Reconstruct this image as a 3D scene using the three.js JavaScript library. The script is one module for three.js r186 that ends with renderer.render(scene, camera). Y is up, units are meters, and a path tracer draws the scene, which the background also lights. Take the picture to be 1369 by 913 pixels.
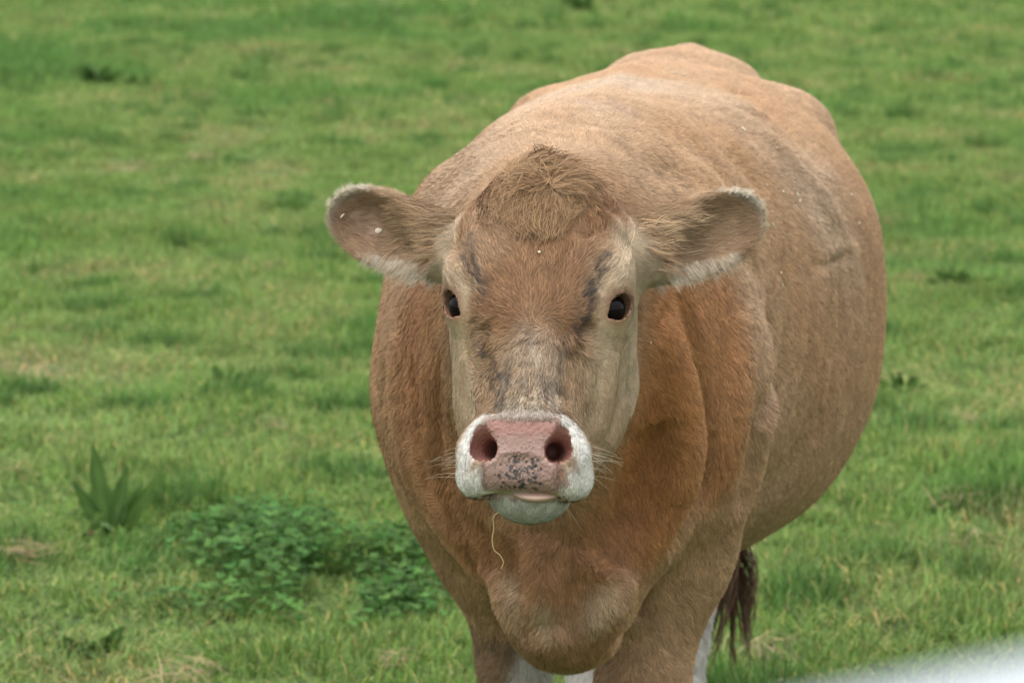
import * as THREE from 'three';
import { mergeGeometries } from 'three/addons/utils/BufferGeometryUtils.js';

// ------------------------------------------------------------------ camera, sky, sun, exposure
const FP = 4500, PITCH = Math.atan(654.5 / FP);            // focal length in photo pixels (1369 x 913)
const camera = new THREE.PerspectiveCamera(2 * Math.atan(456.5 / FP) * 180 / Math.PI, 1369 / 913, 0.05, 900);
camera.position.set(0, 1.8, 4.5);
camera.rotation.set(-PITCH, 0, 0);
camera.focus = 4.36;
camera.userData.fStop = 9.5;
camera.updateMatrixWorld(true);
const scene = new THREE.Scene();
const renderer = new THREE.WebGLRenderer();
renderer.toneMapping = THREE.LinearToneMapping;
renderer.toneMappingExposure = 2.2;
renderer.shadowMap.enabled = true;
{
  const W = 256, H = 128, d = new Float32Array(W * H * 4);
  for (let j = 0; j < H; j++) for (let i = 0; i < W; i++) {
    const el = ((j + 0.5) / H - 0.5) * Math.PI, az = (i + 0.5) / W * Math.PI * 2, s = Math.max(0, Math.sin(el));
    let l = 0.56 * (1 + 0.9 * s);
    l *= 1 + 0.06 * Math.sin(az * 3 + 4 * s) + 0.05 * Math.sin(az * 7 - 9 * s + 1.3) * (1 - s);
    const k = (j * W + i) * 4;
    d[k] = l * 0.985; d[k + 1] = l * 1.0; d[k + 2] = l * 1.03; d[k + 3] = 1;
  }
  const t = new THREE.DataTexture(d, W, H, THREE.RGBAFormat, THREE.FloatType);
  t.mapping = THREE.EquirectangularReflectionMapping; t.magFilter = THREE.LinearFilter; t.needsUpdate = true;
  scene.background = t; scene.environment = t;
}
const sun = new THREE.DirectionalLight(new THREE.Color(1, 0.965, 0.91), 1.1);
sun.position.set(-1.6, 6.5, 1.2); sun.target.position.set(0.2, 0.5, -1);
sun.castShadow = true; sun.shadow.radius = 45;
sun.shadow.camera.left = -6; sun.shadow.camera.right = 6; sun.shadow.camera.top = 8; sun.shadow.camera.bottom = -8; sun.shadow.mapSize.set(2048, 2048);
scene.add(sun); scene.add(sun.target);

// ------------------------------------------------------------------ helpers
let seed = 12345;
const rnd = () => { seed = (seed + 0x6D2B79F5) | 0; let t = Math.imul(seed ^ (seed >>> 15), 1 | seed); t = (t + Math.imul(t ^ (t >>> 7), 61 | t)) ^ t; return ((t ^ (t >>> 14)) >>> 0) / 4294967296; };
const rr = (a, b) => a + (b - a) * rnd();
const gs = () => Math.sqrt(-2 * Math.log(rnd() + 1e-9)) * Math.cos(6.2832 * rnd());
const clamp = (x, a, b) => x < a ? a : x > b ? b : x;
const ss = (a, b, x) => { const t = clamp((x - a) / (b - a), 0, 1); return t * t * (3 - 2 * t); };
const mix = (a, b, t) => a + (b - a) * t;
const mix3 = (a, b, t) => [a[0] + (b[0] - a[0]) * t, a[1] + (b[1] - a[1]) * t, a[2] + (b[2] - a[2]) * t];
const add = (a, b, k = 1) => [a[0] + b[0] * k, a[1] + b[1] * k, a[2] + b[2] * k];
const sub = (a, b) => [a[0] - b[0], a[1] - b[1], a[2] - b[2]];
const dot = (a, b) => a[0] * b[0] + a[1] * b[1] + a[2] * b[2];
const cross = (a, b) => [a[1] * b[2] - a[2] * b[1], a[2] * b[0] - a[0] * b[2], a[0] * b[1] - a[1] * b[0]];
const len = (a) => Math.hypot(a[0], a[1], a[2]);
const nrm = (a) => { const l = len(a) || 1; return [a[0] / l, a[1] / l, a[2] / l]; };
const PERM = new Float32Array(4096); for (let i = 0; i < 4096; i++) PERM[i] = rnd() * 2 - 1;
const hsh = (x, y, z) => PERM[(Math.imul(x, 73856093) ^ Math.imul(y, 19349663) ^ Math.imul(z, 83492791)) & 4095];
function noise(x, y, z) {
  const X = Math.floor(x), Y = Math.floor(y), Z = Math.floor(z); let a = x - X, b = y - Y, c = z - Z;
  a = a * a * (3 - 2 * a); b = b * b * (3 - 2 * b); c = c * c * (3 - 2 * c);
  const l = (p, q, t) => p + (q - p) * t;
  return l(l(l(hsh(X, Y, Z), hsh(X + 1, Y, Z), a), l(hsh(X, Y + 1, Z), hsh(X + 1, Y + 1, Z), a), b), l(l(hsh(X, Y, Z + 1), hsh(X + 1, Y, Z + 1), a), l(hsh(X, Y + 1, Z + 1), hsh(X + 1, Y + 1, Z + 1), a), b), c);
}
const fbm = (x, y, z) => noise(x, y, z) * 0.55 + noise(x * 2.1 + 7, y * 2.1, z * 2.1) * 0.28 + noise(x * 4.3, y * 4.3 + 3, z * 4.3) * 0.17;
const names = new Map();
function numbered(n) { const k = names.get(n) || 0; names.set(n, k + 1); return k ? n + '_' + String(k).padStart(3, '0') : n; }
function tag(o, label, category, group, kind) { if (label) o.userData.label = label; if (category) o.userData.category = category; if (group) o.userData.group = group; if (kind) o.userData.kind = kind; return o; }
function meshOf(name, geo, mat, parent) { const m = new THREE.Mesh(geo, mat); m.name = name; m.castShadow = m.receiveShadow = true; (parent || scene).add(m); return m; }

// a pixel of the photograph is a direction from the camera; where it lands is up to the surface it meets
const CAM = [0, 1.8, 4.5], FW = [0, -Math.sin(PITCH), -Math.cos(PITCH)], UPV = [0, Math.cos(PITCH), -Math.sin(PITCH)];
const ray = (px, py) => nrm([(px - 684.5) / FP, FW[1] - UPV[1] * (py - 456.5) / FP, FW[2] - UPV[2] * (py - 456.5) / FP]);
const atZ = (px, py, z) => { const d = ray(px, py), t = (z - CAM[2]) / d[2]; return add(CAM, d, t); };
const atGround = (px, py) => { const d = ray(px, py); return add(CAM, d, -CAM[1] / d[1]); };

// ------------------------------------------------------------------ ground and grass
const relief = (x, z) => 0.05 * noise(x * 0.35, 0, z * 0.35) + 0.025 * noise(x * 1.1, 5, z * 1.1);
{
  const N = 512, d = new Uint8Array(N * N * 4), per = (x, y, f) => { // tileable noise
    const X = x * f / N, Y = y * f / N, i = Math.floor(X), j = Math.floor(Y); let a = X - i, b = Y - j; a = a * a * (3 - 2 * a); b = b * b * (3 - 2 * b);
    const h = (p, q) => hsh((p % f + f) % f, (q % f + f) % f, f); return mix(mix(h(i, j), h(i + 1, j), a), mix(h(i, j + 1), h(i + 1, j + 1), a), b);
  };
  for (let y = 0; y < N; y++) for (let x = 0; x < N; x++) {
    const v = per(x, y, 9) * 0.4 + per(x, y, 31) * 0.35 + per(x, y, 128) * 0.45 + per(x, y, 256) * 0.3, w = ss(-0.1, 0.7, per(x, y, 13) + per(x, y, 60) * 0.6), k = (y * N + x) * 4;
    const c = mix3([60, 86, 31], [82, 80, 42], w); for (let i = 0; i < 3; i++) d[k + i] = clamp(c[i] * (1 + v * 0.45), 0, 255); d[k + 3] = 255;
  }
  const t = new THREE.DataTexture(d, N, N); t.colorSpace = THREE.SRGBColorSpace; t.wrapS = t.wrapT = THREE.RepeatWrapping; t.magFilter = THREE.LinearFilter; t.minFilter = THREE.LinearMipmapLinearFilter; t.generateMipmaps = true; t.repeat.set(1 / 2.3, 1 / 2.3); t.needsUpdate = true;
  const xs = [], zs = []; for (let i = -400; i <= 400; i += (Math.abs(i) < 12 ? 0.4 : Math.abs(i) < 50 ? 2 : 25)) xs.push(i); for (let i = -450; i <= 150; i += (i > -48 && i < 8 ? 0.5 : 20)) zs.push(i);
  const P = [], U = [], I = [];
  for (const z of zs) for (const x of xs) { P.push(x, relief(x, z), z); U.push(x, z); }
  for (let j = 0; j < zs.length - 1; j++) for (let i = 0; i < xs.length - 1; i++) { const a = j * xs.length + i, b = a + 1, c = a + xs.length, e = c + 1; I.push(a, c, b, b, c, e); }
  const g = new THREE.BufferGeometry(); g.setAttribute('position', new THREE.Float32BufferAttribute(P, 3)); g.setAttribute('uv', new THREE.Float32BufferAttribute(U, 2)); g.setIndex(I); g.computeVertexNormals();
  const m = meshOf('ground', g, new THREE.MeshStandardMaterial({ map: t, roughness: 1 })); tag(m, 'pasture soil under the grazed grass', 'ground', null, 'structure');
}
// blade of grass: a bent tapering strip; tufts are handfuls of them
function stripGeo(list) { // list of {pts:[[x,y,z]..], w:[..], side:[x,y,z], col}
  const P = [], N = [], C = [], I = []; let v = 0;
  for (const b of list) {
    const n = b.pts.length, s = b.side, c = b.col || [1, 1, 1];
    for (let i = 0; i < n; i++) {
      const p = b.pts[i], t = sub(b.pts[Math.min(n - 1, i + 1)], b.pts[Math.max(0, i - 1)]), w = b.w[i], nn = b.nor || nrm(cross(s, t));
      if (i < n - 1) { P.push(p[0] - s[0] * w, p[1] - s[1] * w, p[2] - s[2] * w, p[0] + s[0] * w, p[1] + s[1] * w, p[2] + s[2] * w); N.push(...nn, ...nn); C.push(...c, ...c); if (i) I.push(v + i * 2 - 2, v + i * 2 - 1, v + i * 2, v + i * 2 - 1, v + i * 2 + 1, v + i * 2); }
      else { P.push(...p); N.push(...nn); C.push(...c); I.push(v + i * 2 - 2, v + i * 2 - 1, v + i * 2); }
    }
    v += (n - 1) * 2 + 1;
  }
  const g = new THREE.BufferGeometry(); g.setAttribute('position', new THREE.Float32BufferAttribute(P, 3)); g.setAttribute('normal', new THREE.Float32BufferAttribute(N, 3)); g.setAttribute('color', new THREE.Float32BufferAttribute(C, 3)); g.setIndex(I); return g;
}
function grassTuft(n, spread, dry) {
  const L = [];
  for (let k = 0; k < n; k++) {
    const a = rr(0, 6.283), r = spread * Math.sqrt(rnd()), h = rr(0.45, 1), lean = rr(0.15, 1.0), w = rr(0.016, 0.034), d = rr(0, 6.283), dx = Math.cos(d), dz = Math.sin(d), x = Math.cos(a) * r, z = Math.sin(a) * r;
    const pts = [0, 0.36, 0.7, 1].map((t) => [x + dx * lean * h * t * t * 0.8, h * t * (1 - 0.35 * lean * t * t), z + dz * lean * h * t * t * 0.8]);
    const v = rr(0.7, 1.25), straw = rnd() < dry ? rr(0.5, 1) : 0;
    L.push({ pts, w: [w * 0.8, w, w * 0.75, 0], side: nrm([-dz + rr(-0.5, 0.5), 0, dx + rr(-0.5, 0.5)]), col: mix3([v, v, v], [2.6, 1.35, 1.9], straw) });
  }
  return stripGeo(L);
}
const leafMat = (o = {}) => new THREE.MeshPhysicalMaterial({ color: 0xffffff, roughness: 0.75, vertexColors: true, transmission: 0.5, thickness: 0, side: THREE.DoubleSide, specularIntensity: 0.35, ...o });
function instances(name, geo, mat, list, parent) {   // list of [matrix, colour]
  const m = new THREE.InstancedMesh(geo, mat, list.length); m.name = numbered(name); m.castShadow = m.receiveShadow = true; const c = new THREE.Color();
  for (let i = 0; i < list.length; i++) { m.setMatrixAt(i, list[i][0]); m.setColorAt(i, c.setRGB(list[i][1][0], list[i][1][1], list[i][1][2])); }
  m.userData.kind = 'stuff'; (parent || scene).add(m); return m;
}
{
  const variants = [grassTuft(18, 0.5, 0.04), grassTuft(18, 0.5, 0.10), grassTuft(16, 0.6, 0.13), grassTuft(20, 0.4, 0.02)], lists = variants.map(() => []);
  const M = new THREE.Matrix4(), q = new THREE.Quaternion(), e = new THREE.Euler();
  const band = (d0, d1, dens, size, hw) => {
    const area = (d1 - d0) * 2 * (hw + 0.152 * (d0 + d1) / 2), n = Math.round(area * dens);
    for (let i = 0; i < n; i++) {
      const f = rnd(), w0 = hw + 0.152 * d0, w1 = hw + 0.152 * d1, d = d0 + (d1 - d0) * ((Math.sqrt(w0 * w0 + f * (w1 * w1 - w0 * w0)) - w0) / (w1 - w0)), x = rr(-1, 1) * (hw + 0.152 * d), z = 4.5 - d;
      const lush = fbm(x * 0.55, 3, z * 0.4), worn = fbm(x * 2.2 + 40, 8, z * 1.4), fine = noise(x * 4, 2, z * 4);
      let tus = 0; { const cx = Math.round(x / 0.42), cz = Math.round(z / 0.42), h = hsh(cx, 77, cz); if (h > 0.42) { const tx = cx * 0.42 + hsh(cx, 5, cz) * 0.16, tz = cz * 0.42 + hsh(cx, 9, cz) * 0.16; tus = ss(0.17, 0.06, Math.hypot(x - tx, z - tz)) * h; } }
      if (worn > 0.42 && rnd() < 0.6) continue;
      const tall = clamp(0.060 + 0.045 * lush + 0.018 * fine + 0.055 * tus, 0.026, 0.16) * size * rr(0.7, 1.25), wide = size * rr(0.055, 0.085);
      e.set(rr(-0.25, 0.25), rr(0, 6.283), rr(-0.25, 0.25)); q.setFromEuler(e);
      let c = mix3([0.112, 0.192, 0.038], [0.158, 0.232, 0.064], ss(-0.45, 0.5, worn + 0.25 * gs()));
      c = mix3(c, [0.078, 0.160, 0.034], ss(0.08, 0.5, Math.max(lush, tus) + 0.1 * gs()));
      c = mix3(c, [0.20, 0.19, 0.08], ss(0.36, 0.7, worn - lush * 0.3 + 0.14 * gs()) * 0.45);
      const v = rr(1.05, 1.95);
      lists[worn > 0.2 ? (rnd() < 0.6 ? 2 : 1) : lush > 0.15 ? 3 : rnd() < 0.7 ? 0 : 1].push([new THREE.Matrix4().compose(new THREE.Vector3(x, relief(x, z) - 0.004, z), q, new THREE.Vector3(wide, tall, wide)), [c[0] * v, c[1] * v, c[2] * v]]);
    }
  };
  band(2.2, 6.8, 260, 1.2, 3); band(6.8, 14, 1000, 1.2, 2.4); band(14, 22, 620, 1.25, 3); band(22, 34, 260, 1.8, 4.5); band(34, 66, 90, 2.4, 7);
  variants.forEach((g, i) => tag(instances('grass', g, leafMat(), lists[i]), ['short bright grass blades covering the pasture', 'mixed green grass blades with a few dry ones', 'thin yellowing grass on the worn patches', 'lush dark green grass in thick patches'][i], 'grass', null, 'stuff'));
}
// ------------------------------------------------------------------ distance fields
const h2 = (a, b) => Math.sqrt(a * a + b * b), h3 = (a, b, c) => Math.sqrt(a * a + b * b + c * c);
const smin = (a, b, k) => { const h = Math.max(k - Math.abs(a - b), 0) / k; return Math.min(a, b) - h * h * k * 0.25; };
const smax = (a, b, k) => -smin(-a, -b, k);
const capsule = (x, y, z, a, b, ra, rb) => {
  const dx = b[0] - a[0], dy = b[1] - a[1], dz = b[2] - a[2], px = x - a[0], py = y - a[1], pz = z - a[2];
  const t = clamp((px * dx + py * dy + pz * dz) / (dx * dx + dy * dy + dz * dz), 0, 1);
  return h3(px - dx * t, py - dy * t, pz - dz * t) - (ra + (rb - ra) * t);
};
const ellip = (x, y, z, c, r) => {
  const a = (x - c[0]) / r[0], b = (y - c[1]) / r[1], d = (z - c[2]) / r[2], k0 = h3(a, b, d), k1 = h3(a / r[0], b / r[1], d / r[2]);
  return k1 < 1e-6 ? -Math.min(r[0], r[1], r[2]) : k0 * (k0 - 1) / k1;
};
// ellipsoid in its own frame: A, B, C unit axes
const ellipF = (x, y, z, c, A, B, C, ra, rb, rc) => {
  const dx = x - c[0], dy = y - c[1], dz = z - c[2];
  const p = dx * A[0] + dy * A[1] + dz * A[2], q = dx * B[0] + dy * B[1] + dz * B[2], r = dx * C[0] + dy * C[1] + dz * C[2];
  const a = p / ra, b = q / rb, e = r / rc, k0 = h3(a, b, e), k1 = h3(a / ra, b / rb, e / rc);
  return k1 < 1e-6 ? -Math.min(ra, rb, rc) : k0 * (k0 - 1) / k1;
};
function spline(rows, n) {               // Catmull-Rom through rows keyed by their first value, sampled n times
  const c = rows[0].length, out = new Float32Array(n * c), lo = rows[0][0], hi = rows[rows.length - 1][0];
  for (let i = 0; i < n; i++) {
    const t = lo + (hi - lo) * i / (n - 1); let k = 0;
    while (k < rows.length - 2 && t > rows[k + 1][0]) k++;
    const a = rows[k], b = rows[k + 1], p = rows[Math.max(0, k - 1)], q = rows[Math.min(rows.length - 1, k + 2)], h = b[0] - a[0], u = (t - a[0]) / h;
    for (let j = 0; j < c; j++) {
      const m0 = p === a ? b[j] - a[j] : (b[j] - p[j]) / (b[0] - p[0]) * h, m1 = q === b ? b[j] - a[j] : (q[j] - a[j]) / (q[0] - a[0]) * h;
      out[i * c + j] = (2 * u * u * u - 3 * u * u + 1) * a[j] + (u * u * u - 2 * u * u + u) * m0 + (-2 * u * u * u + 3 * u * u) * b[j] + (u * u * u - u * u) * m1;
    }
  }
  return { out, c, n, lo, hi };
}
function sample(S, t, o) { const f = clamp((t - S.lo) / (S.hi - S.lo), 0, 1) * (S.n - 1), i = Math.min(S.n - 2, Math.floor(f)), u = f - i; for (let j = 0; j < S.c; j++) o[j] = S.out[i * S.c + j] * (1 - u) + S.out[(i + 1) * S.c + j] * u; }

// ------------------------------------------------------------------ cow: body field (world metres)
// w = -z; centre x, top, bottom, height of widest, half width, upper and lower roundness
const TORSO = spline([
  [0.02, 0.045, 1.335, 1.08, 1.21, 0.066, 2.1, 2.0],
  [0.10, 0.05, 1.372, 0.98, 1.18, 0.108, 2.1, 2.0],
  [0.20, 0.06, 1.388, 0.86, 1.13, 0.160, 2.0, 2.0],
  [0.30, 0.07, 1.395, 0.76, 1.09, 0.212, 2.0, 2.0],
  [0.42, 0.08, 1.41, 0.70, 1.06, 0.252, 2.0, 2.1],
  [0.55, 0.090, 1.42, 0.67, 1.04, 0.268, 2.0, 2.2],
  [0.70, 0.12, 1.425, 0.66, 1.02, 0.286, 2.0, 2.2],
  [0.85, 0.15, 1.415, 0.64, 1.00, 0.312, 2.1, 2.2],
  [1.05, 0.19, 1.40, 0.60, 0.985, 0.366, 2.35, 2.2],
  [1.30, 0.235, 1.395, 0.575, 0.98, 0.407, 2.5, 2.2],
  [1.50, 0.262, 1.40, 0.575, 0.985, 0.402, 2.5, 2.2],
  [1.70, 0.282, 1.405, 0.62, 1.02, 0.358, 2.5, 2.2],
  [1.90, 0.305, 1.40, 0.70, 1.07, 0.305, 2.3, 2.2],
  [2.10, 0.33, 1.395, 0.80, 1.10, 0.255, 2.2, 2.2],
  [2.25, 0.345, 1.39, 0.90, 1.12, 0.195, 2.1, 2.1],
  [2.36, 0.355, 1.32, 1.02, 1.14, 0.10, 2.0, 2.0],
], 400);
const tv = new Float64Array(8);
function torso(x, y, z) {
  const w = -z, wc = clamp(w, 0.02, 2.36); sample(TORSO, wc, tv);
  const dx = x - tv[1], dy = y - tv[4], h = dy > 0 ? tv[2] - tv[4] : tv[4] - tv[3], p = dy > 0 ? tv[6] : tv[7];
  const r = h2(dx, dy), q = Math.max(0.12, Math.pow(Math.pow(Math.abs(dx) / tv[5], p) + Math.pow(Math.abs(dy) / h, p), 1 / p));
  let f = r < 1e-5 ? -Math.min(h, tv[5]) : r * (1 - 1 / q);
  if (f < -0.12) f = -0.12 + (f + 0.12) * 0.3;
  const e = Math.abs(w - wc); return e > 0 ? h2(Math.max(f, 0), e) + Math.min(f, 0) * 0 : f;
}
const LEGS = [
  // fore legs
  [[0.255, 0.98, -0.52], [0.228, 0.74, -0.53], 0.125, 0.088], [[0.228, 0.74, -0.53], [0.198, 0.55, -0.49], 0.088, 0.060], [[0.198, 0.55, -0.49], [0.192, 0.40, -0.46], 0.060, 0.050],
  [[0.192, 0.40, -0.46], [0.19, 0.14, -0.47], 0.044, 0.036], [[0.19, 0.14, -0.47], [0.19, 0.045, -0.44], 0.042, 0.048],
  [[-0.045, 0.98, -0.54], [-0.012, 0.74, -0.57], 0.125, 0.082], [[-0.012, 0.74, -0.57], [0.004, 0.56, -0.60], 0.082, 0.048], [[0.004, 0.56, -0.60], [0.010, 0.41, -0.60], 0.048, 0.046],
  [[0.010, 0.41, -0.60], [0.012, 0.14, -0.64], 0.040, 0.035], [[0.012, 0.14, -0.64], [0.012, 0.045, -0.61], 0.042, 0.048],
  // hind legs
  [[0.46, 1.0, -2.05], [0.45, 0.75, -1.92], 0.17, 0.12], [[0.45, 0.75, -1.92], [0.385, 0.50, -2.13], 0.11, 0.055], [[0.385, 0.50, -2.13], [0.338, 0.14, -2.03], 0.050, 0.038], [[0.338, 0.14, -2.03], [0.335, 0.045, -2.0], 0.044, 0.05],
  [[0.16, 1.0, -2.05], [0.13, 0.75, -1.88], 0.17, 0.12], [[0.13, 0.75, -1.88], [0.145, 0.50, -2.05], 0.11, 0.055], [[0.145, 0.50, -2.05], [0.150, 0.14, -1.95], 0.050, 0.038], [[0.150, 0.14, -1.95], [0.150, 0.045, -1.92], 0.044, 0.05],
  // tail dock
  [[0.355, 1.36, -2.30], [0.37, 1.18, -2.43], 0.05, 0.035], [[0.37, 1.18, -2.43], [0.43, 0.62, -2.45], 0.032, 0.018], [[0.43, 0.62, -2.45], [0.445, 0.42, -2.45], 0.018, 0.010],
];
const LEGK = [0.09, 0.05, 0.04, 0.03, 0.02, 0.09, 0.05, 0.04, 0.03, 0.02, 0.12, 0.07, 0.04, 0.02, 0.12, 0.07, 0.04, 0.02, 0.05, 0.03, 0.02];
const LB = LEGS.map(([a, b, r, s]) => { const c = [(a[0] + b[0]) / 2, (a[1] + b[1]) / 2, (a[2] + b[2]) / 2]; return [c, len(sub(a, b)) / 2 + Math.max(r, s)]; });
const BUMPS = [ // ellipsoids joined to the trunk: centre, radii, blend
  [[0.262, 1.04, -0.54], [0.080, 0.26, 0.13], 0.10], [[-0.088, 1.04, -0.56], [0.085, 0.26, 0.15], 0.10],     // shoulders
  [[0.080, 0.775, -0.33], [0.110, 0.165, 0.14], 0.10],                                                        // brisket
  [[0.165, 0.92, -0.36], [0.10, 0.15, 0.12], 0.07], [[-0.01, 0.92, -0.38], [0.10, 0.15, 0.12], 0.07],        // points of the shoulder
  [[0.535, 1.285, -1.84], [0.055, 0.05, 0.09], 0.10], [[0.062, 1.285, -1.84], [0.055, 0.05, 0.09], 0.10],    // hook bones
  [[0.325, 1.352, -2.12], [0.12, 0.04, 0.16], 0.08],                                                        // sacrum
];
let bodyStrokes = [], headStrokes = [];
function strokeSum(list, x, y, z) {
  let o = 0;
  for (let i = 0; i < list.length; i++) {
    const s = list[i], b = s.b; if (x < b[0] || x > b[1] || y < b[2] || y > b[3] || z < b[4] || z > b[5]) continue;
    let m = 1e9, g = 0; const P = s.p, L = P.length - 1;
    for (let j = 0; j < P.length - 1; j++) {
      const a = P[j], c = P[j + 1], dx = c[0] - a[0], dy = c[1] - a[1], dz = c[2] - a[2], px = x - a[0], py = y - a[1], pz = z - a[2];
      const t = clamp((px * dx + py * dy + pz * dz) / (dx * dx + dy * dy + dz * dz + 1e-12), 0, 1), ex = px - dx * t, ey = py - dy * t, ez = pz - dz * t, d2 = ex * ex + ey * ey + ez * ez;
      if (d2 < m) { m = d2; g = (j + t) / L; }
    }
    const q = m / (s.r * s.r); if (q < 7) o += s.a * Math.exp(-q) * Math.sqrt(Math.max(0, 4 * g * (1 - g)));   // strokes fade out towards their ends
  }
  return o;
}
function bodyField(x, y, z, strokes = true) {
  let f = torso(x, y, z);
  if (f < 0.4) {
    for (const [c, r, k] of BUMPS) { if (Math.abs(z - c[2]) < r[2] + k + 0.15) f = smin(f, ellip(x, y, z, c, r), k); }
  }
  for (let i = 0; i < LEGS.length; i++) {
    const [c, R] = LB[i]; const q = h3(x - c[0], y - c[1], z - c[2]) - R;
    if (q < f + LEGK[i]) { const L = LEGS[i]; f = smin(f, capsule(x, y, z, L[0], L[1], L[2], L[3]), LEGK[i]); }
  }
  if (strokes && f < 0.1) f += strokeSum(bodyStrokes, x, y, z) + (y > 0.6 ? 0.0045 * noise(x * 8, y * 6, z * 8) + 0.0012 * noise(x * 21 + 5, y * 15, z * 21) : 0);   // uneven flesh under the coat
  return f;
}

// ------------------------------------------------------------------ cow: head field in its own frame (u to the cow's left, s from poll to nose, n out of the face)
const AL = 35 * Math.PI / 180, YA = 8 * Math.PI / 180;
const rotY = (v) => [v[0] * Math.cos(YA) - v[2] * Math.sin(YA), v[1], v[2] * Math.cos(YA) + v[0] * Math.sin(YA)];
const HU = rotY([1, 0, 0]), HS = rotY([0, -Math.cos(AL), Math.sin(AL)]), HN = rotY([0, Math.sin(AL), Math.cos(AL)]);
const HO = atZ(727, 228, 0);
const toH = (p) => { const d = sub(p, HO); return [dot(d, HU), dot(d, HS), dot(d, HN)]; };
const toW = (l) => [HO[0] + HU[0] * l[0] + HS[0] * l[1] + HN[0] * l[2], HO[1] + HU[1] * l[0] + HS[1] * l[1] + HN[1] * l[2], HO[2] + HU[2] * l[0] + HS[2] * l[1] + HN[2] * l[2]];
const dirH = (d) => [dot(d, HU), dot(d, HS), dot(d, HN)];
const dirW = (l) => [HU[0] * l[0] + HS[0] * l[1] + HN[0] * l[2], HU[1] * l[0] + HS[1] * l[1] + HN[1] * l[2], HU[2] * l[0] + HS[2] * l[1] + HN[2] * l[2]];
// s; half width, n of the face, n of the jaw, n of the widest, upper and lower roundness
const SKULL = spline([
  [-0.025, 0.038, -0.045, -0.13, -0.09, 2.0, 2.0],
  [0.00, 0.072, -0.018, -0.17, -0.08, 2.1, 2.0],
  [0.04, 0.108, 0.004, -0.22, -0.075, 2.2, 2.0],
  [0.10, 0.122, 0.012, -0.25, -0.075, 2.4, 2.0],
  [0.16, 0.124, 0.014, -0.27, -0.08, 2.4, 2.0],
  [0.20, 0.116, 0.013, -0.28, -0.09, 2.2, 2.1],
  [0.25, 0.096, 0.010, -0.275, -0.11, 1.95, 2.3],
  [0.30, 0.082, 0.007, -0.25, -0.12, 1.85, 2.3],
  [0.34, 0.071, 0.005, -0.21, -0.105, 1.95, 2.1],
  [0.37, 0.068, 0.002, -0.18, -0.085, 2.2, 2.1],
  [0.41, 0.060, -0.010, -0.15, -0.08, 2.2, 2.0],
], 300);
const sv = new Float64Array(7);
const EYES = [[-0.0975, 0.181, -0.050], [0.0955, 0.181, -0.050]], EYER = 0.0225;
const EYEDIR = [nrm([-0.70, 0.12, 0.70]), nrm([0.68, 0.12, 0.72])];
const EYEF = EYES.map((E, i) => {                                                // the slit runs down to the inner corner
  const s = i ? 1 : -1, D = EYEDIR[i], T = nrm([s * -0.35, 0.78, 0.35]), L = nrm(add(T, D, -dot(T, D))), W = cross(D, L);
  return { s, E, D, L, W, c: add(E, D, 0.012), k: add(add(E, D, 0.0175), L, 0.015) };
});
const view = dirH(nrm([0, 0.135, 1]));
const EARS = [-1, 1].map((sg) => {
  const base = sg < 0 ? [-0.122, 0.090, -0.070] : [0.128, 0.084, -0.080], tip = sg < 0 ? [-0.304, 0.036, -0.068] : [0.292, 0.004, -0.115];
  const A = nrm(sub(tip, base)); let C = nrm([sg * 0.18, view[1] + 0.02, view[2]]); C = nrm(add(C, A, -dot(C, A))); const B = nrm(cross(C, A)); if (B[1] > 0) { B[0] *= -1; B[1] *= -1; B[2] *= -1; }
  const c = [(base[0] + tip[0]) / 2 + A[0] * 0.006, (base[1] + tip[1]) / 2 + A[1] * 0.006, (base[2] + tip[2]) / 2 + A[2] * 0.006];
  return { sg, base, tip, A, B, C, c, r0: [base[0] - sg * 0.03, base[1] - 0.002, base[2] - 0.02], r1: add(add(c, A, -0.052), C, -0.018) };
});
const el = (p, q, r, ra, rb, rc) => { const A = p / ra, B = q / rb, C = r / rc, k0 = h3(A, B, C), k1 = h3(A / ra, B / rb, C / rc); return k1 < 1e-6 ? -rb : k0 * (k0 - 1) / k1; };
const earC = (e, x, y, z) => { const dx = x - e.c[0], dy = y - e.c[1], dz = z - e.c[2]; return [dx * e.A[0] + dy * e.A[1] + dz * e.A[2], dx * e.B[0] + dy * e.B[1] + dz * e.B[2], dx * e.C[0] + dy * e.C[1] + dz * e.C[2]]; };
const CAN0 = [-0.022, 0.004, -0.030], CAN1 = [-0.075, 0.0, -0.058];                // ear canal, running down into the head
function earField(e, x, y, z) {
  const dx = x - e.c[0], dy = y - e.c[1], dz = z - e.c[2];
  const a = dx * e.A[0] + dy * e.A[1] + dz * e.A[2], b0 = dx * e.B[0] + dy * e.B[1] + dz * e.B[2], c = dx * e.C[0] + dy * e.C[1] + dz * e.C[2];
  const b = b0 / (1 + 0.9 * clamp(a, -0.1, 0.1)) - 0.10 * a;                   // lower edge swept
  const lip = 0.005 - 14 * b * b;                                              // the rim curls a little
  let f = smax(el(a, b, c, 0.090, 0.064, 0.060), c - lip, 0.008);
  const canal = capsule(a, b, c, CAN0, CAN1, 0.022, 0.014);
  const inner = smin(el(a - 0.003, b, c - 0.006, 0.0815, 0.0565, 0.0535), canal, 0.01);
  f = smax(f, -inner, 0.006);
  const g = capsule(x, y, z, e.r0, e.r1, 0.050, 0.038);
  return smax(smin(f, g, 0.025), -inner + 0.001, 0.008);
}
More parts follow.
